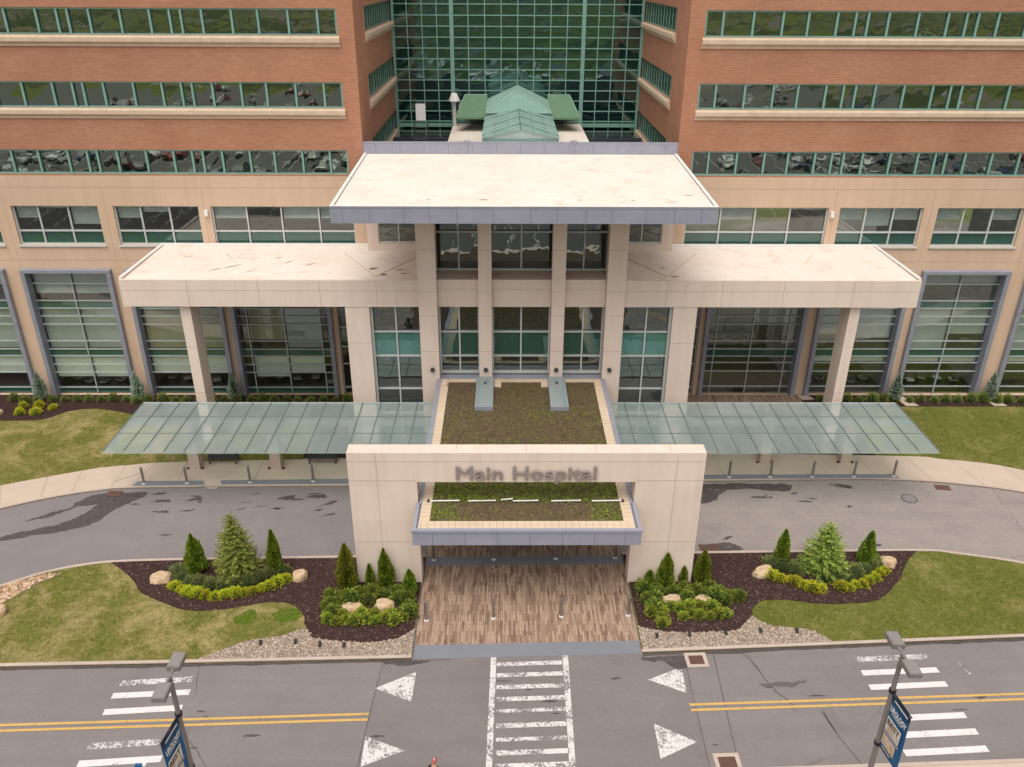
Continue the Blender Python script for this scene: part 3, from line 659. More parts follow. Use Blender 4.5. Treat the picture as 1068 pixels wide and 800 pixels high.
# south side of the road, behind and below the camera
mb = MB(); strip_prism(mb, CURB_S[::-1], .16, -.02, .13); struct('south_curb', mb, M['curb'])
mb = MB(); mb.prism(CURB_S[::-1]+[(-60,17.2),(60,21.4)], -.03, .09); struct('south_sidewalk', mb, M['concrete'])
mb = MB(); mb.sheet([(-160,14)]+[(-60,17.2),(60,21.4),(160,25),(160,21),(60,17.4),(-60,13.4),(-160,10)], -.01); struct('south_lawn', mb, M['grass_right'])
mb = MB(); mb.sheet([(-140,-62),(140,-62),(140,19.5),(60,17.3),(-60,13.3),(-140,11)], -.03); struct('parking_lot', mb, M['asphalt_lot'])
mb = MB(); mb.sheet([(-140,-130),(60,-130),(110,-64),(-140,-64)], -.03); struct('parking_lot', mb, M['asphalt_lot'])
mb = MB()
for y0 in (4,-14,-32,-50):
    for i in range(-48,49): mb.sheet([(i*2.75-.06,y0-5.2),(i*2.75+.06,y0-5.2),(i*2.75+.06,y0+5.2),(i*2.75-.06,y0+5.2)], -.022)
struct('parking_line', mb, M['paint'])
# ------------------------------------------------------------------ the hospital building
YF = 52.5
hosp = thing('hospital_building', 'brick and beige hospital block with ribbon windows, glass atrium and white portico roofs', 'building', (0,YF,0), world=True)
fx = lambda y: (lambda u, v, d: (u, y+d, v))
RIB_L = [-30.0,-28.17,-26.98,-26.35,-25.12,-23.33,-21.62,-20.46,-19.81,-18.6,-16.88,-15.36,-13.61,-11.9]
RIB_L = [x-13.05 for x in (-30.0,-28.17,-26.98,-26.35,-25.12)] + [-36.6,-34.9,-33.42,-32.75,-31.67] + RIB_L
RIB_R = [11.77,13.54,15.27,16.76,18.45,19.52,20.25,21.45,23.19,24.93,26.03,26.7,27.9,29.6,31.35,32.5,33.15,34.3,36.1,37.8,39.0,39.7,41]
RZ = [(15.6,17.1),(19.6,21.1),(23.68,25.13),(27.7,29.15)]
BAYS_L = [(-40.0,-34.0),(-32.95,-27.0),(-26.1,-20.0),(-19.55,-12.72)]
BAYS_R = [(12.72,19.6),(20.3,26.2),(26.82,32.72),(33.85,39.9)]
UP_L = [(-39.2,-33.6,(-37.4,-35.5)),(-32.55,-27.03,(-30.95,-29.02)),(-26.06,-20.6,(-24.4,-22.55)),(-19.84,-10.69,(-17.61,-15.39,-12.98))]
UP_R = [(10.69,19.9,(12.97,15.21,17.45)),(20.6,26.03,(22.38,24.19)),(26.95,32.55,(28.76,30.63)),(33.6,39.2,(35.5,37.4))]
BAYTOP = 9.4
for sgn, bays, ups, narrow, (xa, xb) in ((-1,BAYS_L,UP_L,(-12.4,-10.5),(-46,-9.8)), (1,BAYS_R,UP_R,(10.5,12.4),(9.8,46))):
    holes = [(a,b,0,BAYTOP) for a, b in bays]+[(a,b,11.0,13.58) for a, b, _ in ups]+[(narrow[0],narrow[1],0,BAYTOP)]
    mb = MB(); wall(mb, fx(YF), xa, xb, 0, 15.5, holes, .45); o = mb.build('stone_wall', M['stone'], hosp)
    jb = MB()
    for z in (9.95, 14.75): jb.box(xa, xb, YF-.003, YF+.02, z, z+.025)
    for x in ([-33.4,-26.55,-20.25] if sgn < 0 else [20.25,26.5,33.1]):
        jb.box(x-.012, x+.012, YF-.0035, YF+.02, 10.0, 14.74)
    jb.build('panel_joint', M['joint'], o)
    rx0, rx1 = (xa,-10.78) if sgn < 0 else (10.72,xb)
    mb = MB(); wall(mb, fx(YF), xa, xb, 15.5, 33, [(rx0,rx1,a,b) for a, b in RZ], .3)
    xi = -9.8*(-sgn)
    # inner return wall of the recess
    fi = (lambda s_: (lambda u, v, d: (9.8*s_+d*s_, u, v)))(sgn)
    wall(mb, fi, YF, 70.0, 14.6, 33, [(56.6,69.8,a,b) for a, b in RZ], .3, flip=sgn < 0)
    o = mb.build('brick_wall', M['brick'], hosp)
    jb = MB()
    for x in ([-39.3,-33.1,-26.6,-20.1,-13.6] if sgn < 0 else [13.6,20.1,26.6,33.1,39.4]):
        for a, b in ((17.12,18.95),(21.12,23.0),(25.16,27.1)): jb.box(x-.02, x+.02, YF-.004, YF+.01, a, b)
    jb.build('brick_joint', M['joint_brick'], o)
    # ribbon windows
    for k, (z0, z1) in enumerate(RZ):
        mul = [x for x in (RIB_L if sgn < 0 else RIB_R) if rx0+.3 < x < rx1-.3]
        edges = [rx0+.03]+mul+[rx1-.03]
        gb = MB()
        for a, b in zip(edges, edges[1:]):
            j = [rng.uniform(-.012,.012) for _ in range(4)]
            gb.face([(a,YF+.2+j[0],z0),(b,YF+.2+j[1],z0),(b,YF+.2+j[2],z1),(a,YF+.2+j[3],z1)])
        g = gb.build('ribbon_window', M['glass_ribbon'], hosp)
        fb = MB()
        for x in mul: fb.box(x-.06, x+.06, YF+.05, YF+.17, z0+.07, z1-.07)
        for x in (rx0, rx1-.1): fb.box(x, x+.1, YF+.05, YF+.17, z0+.07, z1-.07)
        fb.box(rx0, rx1, YF+.05, YF+.175, z0+.002, z0+.075); fb.box(rx0, rx1, YF+.05, YF+.175, z1-.075, z1-.002)
        fb.build('window_frame', M['mull_green'], g)
        gi = MB()
        for i in range(12):
            a = 56.6+13.2*i/12; b = 56.6+13.2*(i+1)/12; xx = sgn*(9.8+.2); q = [(xx+rng.uniform(-.01,.01),a,z0),(xx+rng.uniform(-.01,.01),b,z0),(xx+rng.uniform(-.01,.01),b,z1),(xx,a,z1)]
            gi.face(q if sgn < 0 else q[::-1])
        g2 = gi.build('ribbon_window', M['glass_ribbon'], hosp)
        fb = MB(); x0_, x1_ = sorted((sgn*(9.8+.05), sgn*(9.8+.17)))
        x0_, x1_ = sorted((sgn*(9.8+.13), sgn*(9.8+.18)))
        for i in range(13): fb.box(x0_, x1_, 56.6+13.2*i/12-.035, 56.6+13.2*i/12+.035, z0+.07, z1-.07)
        fb.box(x0_, x1_, 56.5, 69.8, z0+.002, z0+.075); fb.box(x0_, x1_, 56.5, 69.8, z1-.075, z1-.002)
        fb.build('window_frame', M['mull_green'], g2)
        for (par, inner) in ((g,0),(g2,1)):
            if k == 0 and not inner: continue
            sb = MB()
            prof = [(.0,-.62),(-.07,-.62),(-.07,-.46),(-.16,-.42),(-.22,-.36),(-.22,-.14),(-.17,-.06),(.1,0)]
            if inner and k == 0: prof = [(.0,-.5),(-.12,-.45),(-.12,-.1),(.1,0)]
            if not inner: A, B = rx0-.1 if sgn > 0 else rx0, rx1+.1 if sgn < 0 else rx1
            else: A, B = 56.4, 70.0
            P = lambda u, p: (u, YF+p[0], z0+p[1]) if not inner else (sgn*(9.8+p[0]), u, z0+p[1])
            for p, q in zip(prof, prof[1:]):
                qd = [P(A,p),P(B,p),P(B,q),P(A,q)]; sb.face(qd)
            sb.face([P(A,p) for p in prof]); sb.face([P(B,p) for p in prof][::-1])
            sb.build('window_sill', M['sill'], par)
    # upper stone level windows
    for a, b, mul in ups:
        z0, z1 = 11.0, 13.58; e = [a+.03]+list(mul)+[b-.03]
        gb = MB(); sp = MB(); bl = MB(); bl2 = MB()
        for p, q in zip(e, e[1:]):
            gb.face([(p,YF+.3,11.92),(q,YF+.3,11.92),(q,YF+.3,z1),(p,YF+.3,z1)])
            sp.face([(p,YF+.3,z0),(q,YF+.3,z0),(q,YF+.3,11.9),(p,YF+.3,11.9)])
            if rng.random() < .6:
                d = rng.choice((.25,.5,.9,1.3)); bl.box(p+.06, q-.06, YF+.48, YF+.5, z1-d, z1)
        g = gb.build('window', M['glass_clear'], hosp)
        sp.build('spandrel_panel', M['spandrel'], g); 
        if bl.f: bl.build('blind', M['blind_grey'], g)
        fb = MB()
        for x in mul: fb.box(x-.045, x+.045, YF+.17, YF+.28, z0+.07, z1-.07)
        fb.box(a, a+.09, YF+.17, YF+.28, z0+.07, z1-.07); fb.box(b-.09, b, YF+.17, YF+.28, z0+.07, z1-.07)
        fb.box(a, b, YF+.15, YF+.285, z1-.08, z1-.002); fb.box(a, b, YF+.15, YF+.285, z0+.002, z0+.08); fb.box(a+.09, b-.09, YF+.165, YF+.282, 11.86, 11.95)
        fb.box(a-.08, b+.08, YF-.1, YF+.14, z0-.1, z0-.005)
        fb.build('window_frame', M['mull_white'], g)
    # tall framed bays
    rowsL = [8.28,7.05,6.5,5.93,5.33,4.09,3.47,2.95,2.3,1.68,.5]; rowsR = [8.33,7.12,6.58,5.99,5.4,4.14,3.53,2.98,2.48,1.81,.61]
    for bi, (a, b) in enumerate(bays):
        fb = MB(); y0 = YF-.32
        for x0, x1 in ((a,a+.30),(b-.30,b)):
            fb.box(x0, x1, y0, YF+.42, 0, BAYTOP-.28)
        fb.box(a, b, y0, YF+.42, BAYTOP-.275, BAYTOP)
        bay = fb.build('bay_window', M['frame_grey'], hosp, bevel=.04)
        rows = rowsL if sgn < 0 else rowsR
        ia, ib = a+.30, b-.30; ctr = (ia+ib)/2
        under = (abs(ctr) < 20)
        mul = [ctr] if not under else [ia+.62, ctr, ib-.62]
        e = [ia]+mul+[ib]
        gb = MB(); spd = {}; zs = [0.02]+rows[::-1]+[BAYTOP-.28]
        for p, q in zip(e, e[1:]):
            for z0, z1 in zip(zs, zs[1:]):
                zm = (z0+z1)/2
                tgt = spd.setdefault(int(z0*10), MB()) if (6.5 < zm < 7.1 or 2.95 < zm < 3.5 or (zm < .5 and sgn < 0)) else gb
                gb.face([(p,YF+.34,z0),(q,YF+.34,z0),(q,YF+.34,z1),(p,YF+.34,z1)]) if tgt is not gb else None
                tgt.face([(p,YF+.32,z0),(q,YF+.32,z0),(q,YF+.32,z1),(p,YF+.32,z1)])
        g = gb.build('glazing', M['glass_clear'], bay)
        for sp in spd.values(): sp.build('spandrel_panel', M['spandrel'], bay)
        mbm = MB()
        for x in mul: mbm.box(x-.03, x+.03, YF+.2, YF+.3, .02, BAYTOP-.28)
        for z in rows: mbm.box(ia, ib, YF+.22, YF+.302, z-.03, z+.03)
        mbm.build('mullion', M['mull_pale'], bay)
        bw, bo, bg_ = MB(), MB(), MB()
        for p, q in zip(e, e[1:]):
            if q-p < .9: 
                continue
            if sgn < 0:
                bw.box(p+.05, q-.05, YF+.5, YF+.52, rng.choice((1.25,1.6,1.6)), 2.95)
                r = rng.random(); (bo if r < .55 else bg_).box(p+.05, q-.05, YF+.5, YF+.52, rng.choice((3.5,3.5,4.1)), 6.5)
                if rng.random() < .7: bg_.box(p+.05, q-.05, YF+.5, YF+.52, rng.choice((7.5,8.2,8.6)), 9.1)
            else:
                if not under:
                    bw.box(p+.05, q-.05, YF+.5, YF+.52, 2.5, 2.95)
                    bg_.box(p+.05, q-.05, YF+.5, YF+.52, rng.choice((3.5,4.3,4.6)), 6.5)
                    bg_.box(p+.05, q-.05, YF+.5, YF+.52, rng.choice((8.2,8.35)), 9.1)
                elif rng.random() < .7: bg_.box(p+.05, q-.05, YF+.5, YF+.52, rng.choice((5.4,6.0)), 6.5)
        for m_, k in ((bw,'blind'),(bo,'blind_olive'),(bg_,'blind_grey')):
            if m_.f: m_.build('blind', M[k], bay)
    a, b = narrow
    gb = MB(); gb.face([(a,YF+.3,0),(b,YF+.3,0),(b,YF+.3,BAYTOP),(a,YF+.3,BAYTOP)])
    g = gb.build('side_window', M['glass_clear'], hosp)
    mbm = MB(); ctr = (a+b)/2
    for x in (a, ctr-.03, b-.08): mbm.box(x, x+.07, YF+.16, YF+.28, .01, BAYTOP)
    for z in (7.6,6.5,5.2,3.7,2.4,.55): mbm.box(a+.07, b-.08, YF+.165, YF+.275, z-.04, z+.04)
    mbm.build('mullion', M['mull_pale'], g)
    sb = MB(); sb.box(a+.08, b-.1, YF+.31, YF+.33, 3.8, 5.1); sb.build('spandrel_panel', M['spandrel'], g)
    # interior
    ib_ = MB(); x0, x1 = sorted((xa, sgn*10.3))
    for z in (0.02, 3.0, 6.6, 11.25, 15.3): ib_.box(x0, x1, YF+.75, YF+7, z-.02, z+.3 if z > 1 else z)
    ib_.build('interior_floor', M['interior_floor'], hosp)
    ib_ = MB(); ib_.box(x0, x1, YF+7.0, YF+7.2, 0, 15.3)
    for x in ([-33.5,-26.5,-19.8,-10.25] if sgn < 0 else [10.25,19.95,26.5,33.3]): ib_.box(x-.08, x+.08, YF+.75, YF+6.99, .03, 15.25)
    ib_.build('interior_wall', M['interior_wall'], hosp)
    # wall lamp
    lb = MB(); lx = sgn*20.1; lb.box(lx-.11, lx+.11, YF-.22, YF-.003, 12.95, 13.35); lb.box(lx-.07, lx+.07, YF-.3, YF-.221, 12.98, 13.1); lb.build('wall_lamp', M['white_paint'], hosp, bevel=.02)
# end closure of roof
for q in ((-46,-9.81,YF+.35,YF+30,32.5,32.9),(9.81,46,YF+.35,YF+30,32.5,32.9),(-9.8,9.8,70.3,YF+30,32.5,32.9)): mb = MB(); mb.box(*q); mb.build('main_roof', M['roof'], hosp)

# atrium
xs_l = [-9.75+i*(9.75-5.15)/4 for i in range(5)]; xs_c = [-5.15+i*10.3/8 for i in range(9)]; xs_r = [-x for x in xs_l[::-1]]
zr = [14.6+.79*i for i in range(24)]
gb = MB()
for xs in (xs_l, xs_c, xs_r):
    for a, b in zip(xs, xs[1:]):
        for z0, z1 in zip(zr, zr[1:]):
            j = [rng.uniform(-.008,.008) for _ in range(4)]
            gb.face([(a,70+j[0],z0),(b,70+j[1],z0),(b,70+j[2],z1),(a,70+j[3],z1)])
atr = gb.build('atrium_curtain_wall', M['glass_atrium'], hosp)
fb = MB()
for xs in (xs_l, xs_c, xs_r):
    for x in xs[1:-1]: fb.box(x-.035, x+.035, 69.88, 69.97, 14.6, 33)
for x in (-9.75,-5.15,5.15,9.75): fb.box(x-.15, x+.15, 69.8, 69.97, 14.6, 33)
for z in zr[1:]: fb.box(-9.6, 9.6, 69.885, 69.965, z-.035, z+.035)
fb.box(-9.6,9.6,69.75,69.97,15.75,16.0)
fb.build('mullion', M['mull_green'], atr)

# roofs behind the portico
for q in ((-5.16,-2.46),(2.46,5.16)): mb = MB(); mb.box(*q,53.2,69.7,14.6,16.0); mb.build('roof_deck', M['roof'], hosp)
for s in (-1,1):
    a, b = sorted((s*9.78,s*5.17)); mb = MB(); mb.box(a,b,53.2,69.7,14.5,14.9); lw = mb.build('lower_roof', M['interior_floor'], hosp)
    x0, x1 = sorted((s*9.7, s*5.2))
    for y in (55.5,58.4,61,63.6,66.2): mb = MB(); mb.box(x0, x1, y, y+.3, 14.905, 15.5); mb.build('roof_curb', M['steel_dark'], lw)
def seam_roof(name, mat, quads, seams, par=hosp, walls=None):
    mb = MB()
    for q in quads: mb.face(q)
    o = mb.build(name, mat, par)
    sb = MB()
    for a, b, r in seams: sb.tube(a, b, r, n=5)
    sb.build('glazing_bar', M['grid_bar'] if name == 'vestibule_roof' else M['green_metal_light'], o); return o
ez, rz_ = 17.72, 18.25
q = [[(-2.45,53.2,ez),(0,53.2,rz_),(0,62,rz_),(-2.45,62,ez)][::-1], [(2.45,53.2,ez),(0,53.2,rz_),(0,62,rz_),(2.45,62,ez)], [(-2.4,53.3,16),(2.4,53.3,16),(2.4,53.3,ez),(0,53.3,rz_-.02),(-2.4,53.3,ez)],
     [(-2.4,53.3,16),(-2.4,62,16),(-2.4,62,ez),(-2.4,53.3,ez)], [(2.4,53.3,16),(2.4,62,16),(2.4,62,ez),(2.4,53.3,ez)]]
sm = [((0,53.2,rz_+.02),(0,62,rz_+.02),.04)]
for f_ in (.33,.66):
    for s in (-1,1): sm.append(((s*2.45*f_,53.2,ez+(rz_-ez)*(1-f_)+.01),(s*2.45*f_,62,ez+(rz_-ez)*(1-f_)+.01),.014))
for i in range(12):
    y = 53.6+i*.75
    for s in (-1,1): sm.append(((s*2.45,y,ez+.01),(s*.05,y,rz_),.014))
for y in (55.5,58.5,61.5):
    for s in (-1,1): sm.append(((s*2.45,y-1.4,ez+.02),(s*.05,y,rz_+.01),.02))
seam_roof('vestibule_roof', M['skylight'], q, sm)
q = [[(-2.4,62,17.95),(2.4,62,17.95),(0,66,19.0)], [(-2.4,62,17.95),(0,66,19.0),(0,69.7,19.05),(-2.4,69.7,17.95)], [(2.4,62,17.95),(2.4,69.7,17.95),(0,69.7,19.05),(0,66,19.0)],
     [(-2.35,62.1,16),(2.35,62.1,16),(2.35,62.1,17.93),(-2.35,62.1,17.93)], [(-2.35,62.1,16),(-2.35,62.1,17.93),(-2.35,69.7,17.93),(-2.35,69.7,16)], [(2.35,62.1,16),(2.35,69.7,16),(2.35,69.7,17.93),(2.35,62.1,17.93)]]
sm = [((-2.4,62,17.97),(0,66,19.02),.05),((2.4,62,17.97),(0,66,19.02),.05),((0,66,19.02),(0,69.7,19.07),.05),((0,66,19.0),(0,66,19.4),.03)]
for i in range(9):
    x = -2.1+i*.525; k = 1-abs(x)/2.4
    sm.append(((x,62,17.97),(x,62+4*k,17.97+1.05*k),.022))
    y = 62.6+i*.8
    for s in (-1,1):
        top = min(1,(y-62)/4); sm.append(((s*2.4,y,17.97),(s*2.4*(1-top),y,17.97+1.05*top),.022))
seam_roof('tower_roof', M['green_metal'], q, sm)
for s in (-1,1):
    q = []
    p = [(s*4.2,69.7,18.25),(s*2.4,69.7,18.25),(s*2.4,65.8,17.1),(s*4.75,65.8,17.1)]; q.append(p if s < 0 else p[::-1])
    q.append([(s*4.75,65.8,17.1),(s*2.4,65.8,17.1),(s*2.4,65.8,16.95),(s*4.75,65.8,16.95)]); q.append([(s*4.75,65.8,17.1),(s*4.2,69.7,18.25),(s*4.2,69.7,18.1),(s*4.75,65.8,16.95)])
    seam_roof('lean_to_roof', M['green_metal_dark'], q, [((s*4.75,65.8,17.12),(s*4.2,69.7,18.27),.03), ((s*4.2,69.7,18.27),(s*2.4,69.7,18.27),.03)])
for x in (-4.1,4.1): mb = MB(); mb.box(x-.22,x+.22,53.9,61,16.003,16.18); mb.box(x-.3,x+.3,53.6,53.9,16.003,16.4); mb.build('roof_duct', M['roof_paver'], hosp)

# high portico roof
HX, HYF, HYB = 9.73, 40.85, 52.45
zt = lambda y: 16.5+(y-HYF)/(HYB-HYF)*.4
mb = MB()
mb.face([(-HX+.16,HYF+.16,zt(HYF)),(HX-.16,HYF+.16,zt(HYF)),(HX-.16,HYB,zt(HYB)),(-HX+.16,HYB,zt(HYB))])
mb.face([(-HX+.1,HYF+.1,15.72),(-HX+.1,HYB,15.72),(HX-.1,HYB,15.72),(HX-.1,HYF+.1,15.72)])
pr = mb.build('portico_roof', M['roof'], hosp)
mb = MB(); mb.box(-HX,HX,HYF,HYF+.15,15.7,16.56)
for s in (-1,1):
    x0, x1 = sorted((s*HX, s*(HX-.15))); y0, y1 = HYF+.152, HYB-.01
    mb.face([(x0,y0,15.7),(x0,y1,15.7),(x0,y1,zt(y1)+.05),(x0,y0,16.56)][::-1]); mb.face([(x1,y0,15.7),(x1,y1,15.7),(x1,y1,zt(y1)+.05),(x1,y0,16.56)]); mb.face([(x0,y0,16.56),(x1,y0,16.56),(x1,y1,zt(y1)+.05),(x0,y1,zt(y1)+.05)])
fa = mb.build('fascia', M['fascia'], pr)
mb = MB()
for i, x in enumerate([-9.1,-7.75,-6.05,-4.75,-3.4,-1.55,.3,1.65,3.1,4.4,6.1,7.55,8.9]): mb.box(x-.012,x+.012,HYF-.003,HYF,15.72,16.45)
mb.box(-HX,HX,HYF-.004,HYF,16.44,16.46)
mb.build('fascia_seam', M['fascia_joint'], pr)
mb = MB(); mb.box(-HX,HX,HYF-.02,HYF+.18,16.562,16.59)
for s in (-1,1):
    x0, x1 = sorted((s*(HX+.01), s*(HX-.17)))
    mb.face([(x0,HYF+.18,16.585),(x1,HYF+.18,16.585),(x1,HYB-.02,zt(HYB)+.075),(x0,HYB-.02,zt(HYB)+.075)])
mb.build('roof_edge', M['flashing'], pr)
mb = MB(); mb.box(-9.78,9.78,HYB+.02,HYB+.35,15.8,17.55); bp = mb.build('back_parapet', M['fascia'], pr)
mb = MB()
for x in [-9+i*1.5 for i in range(13)]: mb.box(x-.012,x+.012,HYB+.017,HYB+.02,16.95,17.5)
mb.build('parapet_seam', M['fascia_joint'], bp)
mb = MB(); mb.box(-9.8,9.8,HYB+.005,HYB+.37,17.552,17.6); mb.build('parapet_cap', M['fascia'], bp)
for x in (-3.35,3.3):
    mb = MB(); mb.box(x-.2,x+.2,HYB-.03,HYB+.4,17.605,17.68)
    mb.tube((x,HYB-.2,16.98),(x,HYB-.02,17.6),.03,n=6)
    mb.build('roof_drain_box', M['fascia'], bp)
for i, (x, y, sx, sy) in enumerate([(-4.9,42.3,.25,.1),(-2.1,42.3,.6,.12),(2.9,42.3,.25,.1),(5.6,42.3,.2,.1),(8.6,43.2,.55,.07),(7.6,42.0,.7,.05),(5.0,42.0,.7,.04),(-3.6,46.5,.25,.05),(3.8,46.5,.25,.05)]):
    z = zt(y)+.006
    blot('roof_stain', [(x-sx*.5,y),(x,y+sy*.5),(x+sx*.5,y+sy*.2),(x,y-sy*.5)], z, M['roof_stain'], pr, .08)

# portico piers and glazing
PY = 45.4
for x0, x1, zb in ((-6.03,-4.95,0),(-2.52,-1.75,4.6),(1.75,2.52,4.6),(4.95,6.03,0)):
    mb = MB(); mb.box(x0,x1,PY,PY+.95,zb,15.7); p = mb.build('pier', M['portal'], hosp)
    jb = MB()
    for z in (6.6,8.9,10.4,12.9): jb.box(x0-.003,x1+.003,PY-.003,PY+.02,z,z+.02)
    jb.build('panel_joint', M['joint'], p)
    lb = MB(); cx = (x0+x1)/2 + (.12 if x0 < -4 else -.12 if x0 > 4 else 0)
    lb.tube((cx,PY-.003,5.42),(cx,PY-.16,5.42),.13,.13,12); lb.tube((cx,PY-.161,5.42),(cx,PY-.2,5.42),.09,.07,12); lb.build('pier_light', M['steel_dark'], p)
for x0, x1 in ((-4.94,-2.53),(-1.74,1.74),(2.53,4.94)):
    mb = MB(); mb.box(x0,x1,45.85,47.6,9.3,10.98); bd = mb.build('spandrel_band', M['portal'], hosp)
    jb = MB(); jb.box(x0,x1,45.847,45.86,10.4,10.42); jb.build('panel_joint', M['joint'], bd)
    mb = MB(); mb.face([(x0,46.0,10.985),(x1,46.0,10.985),(x1,47.6,10.985),(x0,47.6,10.985)]); mb.build('ledge', M['roof_stain'] if False else M['concrete_col'], bd)
    cx = (x0+x1)/2
    # upper glazing
    gb = MB()
    for a, b in ((x0-.3,cx),(cx,x1+.3)):
        for z0, z1 in ((11.05,13.36),(13.36,15.7)):
            j = [rng.uniform(-.012,.012) for _ in range(4)]; gb.face([(a,47.7+j[0],z0),(b,47.7+j[1],z0),(b,47.7+j[2],z1),(a,47.7+j[3],z1)])
    g = gb.build('upper_window', M['glass_dark'], hosp)
    fb = MB(); fb.box(cx-.045,cx+.045,47.55,47.66,11.1,15.7)
    for z in (11.05,13.36): fb.box(x0-.35,x1+.35,47.54,47.665,z-.05,z+.05)
    fb.build('window_frame', M['mull_white'], g)
    # lower glazing above the planted roof
    gb = MB(); sp = MB()
    for a, b in ((x0,cx),(cx,x1)):
        for z0, z1 in ((4.55,5.9),(5.9,7.5),(7.5,9.3)):
            j = [rng.uniform(-.008,.008) for _ in range(4)]; gb.face([(a,46.5+j[0],z0),(b,46.5+j[1],z0),(b,46.5+j[2],z1),(a,46.5+j[3],z1)])
            if z0 == 5.9: sp.face([(a,46.48,z0),(b,46.48,z0),(b,46.48,z1),(a,46.48,z1)])
    g = gb.build('lower_window', M['glass_dark'], hosp); sp.build('spandrel_panel', M['spandrel'], g)
    fb = MB(); fb.box(cx-.045,cx+.045,46.35,46.46,4.9,9.3)
    for z in (5.9,7.5): fb.box(x0,x1,46.34,46.465,z-.045,z+.045)
    for x in (x0,x1-.08): fb.box(x,x+.08,46.36,46.455,4.9,9.3)
    fb.box(x0,x1,46.3,46.47,4.72,4.9)
    fb.build('window_frame', M['mull_white'], g)
for s in (-1,1):
    mb = MB(); x0, x1 = sorted((s*6.03, s*5.1)); mb.box(x0,x1,46.36,52.45,11.0,15.71); mb.build('pavilion_wall', M['portal'], hosp)
    mb = MB(); x0, x1 = sorted((s*9.72, s*6.04)); 
    wall(mb, fx(51.2), x0, x1, 11.0, 15.71, [tuple(sorted((s*9.0,s*6.45)))+(11.55,15.0)], .3)
    mb.build('pavilion_wall', M['portal'], hosp)
for s in (-1,1):
    x0, x1 = sorted((s*9.0, s*6.45)); gb = MB(); cx = (x0+x1)/2
    for a, b in ((x0,cx),(cx,x1)): gb.face([(a,51.45,11.55),(b,51.45,11.55),(b,51.45,15),(a,51.45,15)])
    g = gb.build('upper_window', M['glass_dark'], hosp)
    fb = MB(); fb.box(cx-.04,cx+.04,51.32,51.42,11.6,15); fb.box(x0,x1,51.3,51.43,11.55,11.66); fb.box(x0,x0+.09,51.31,51.42,11.66,15); fb.box(x1-.09,x1,51.31,51.42,11.66,15)
    fb.build('window_frame', M['mull_white'], g)

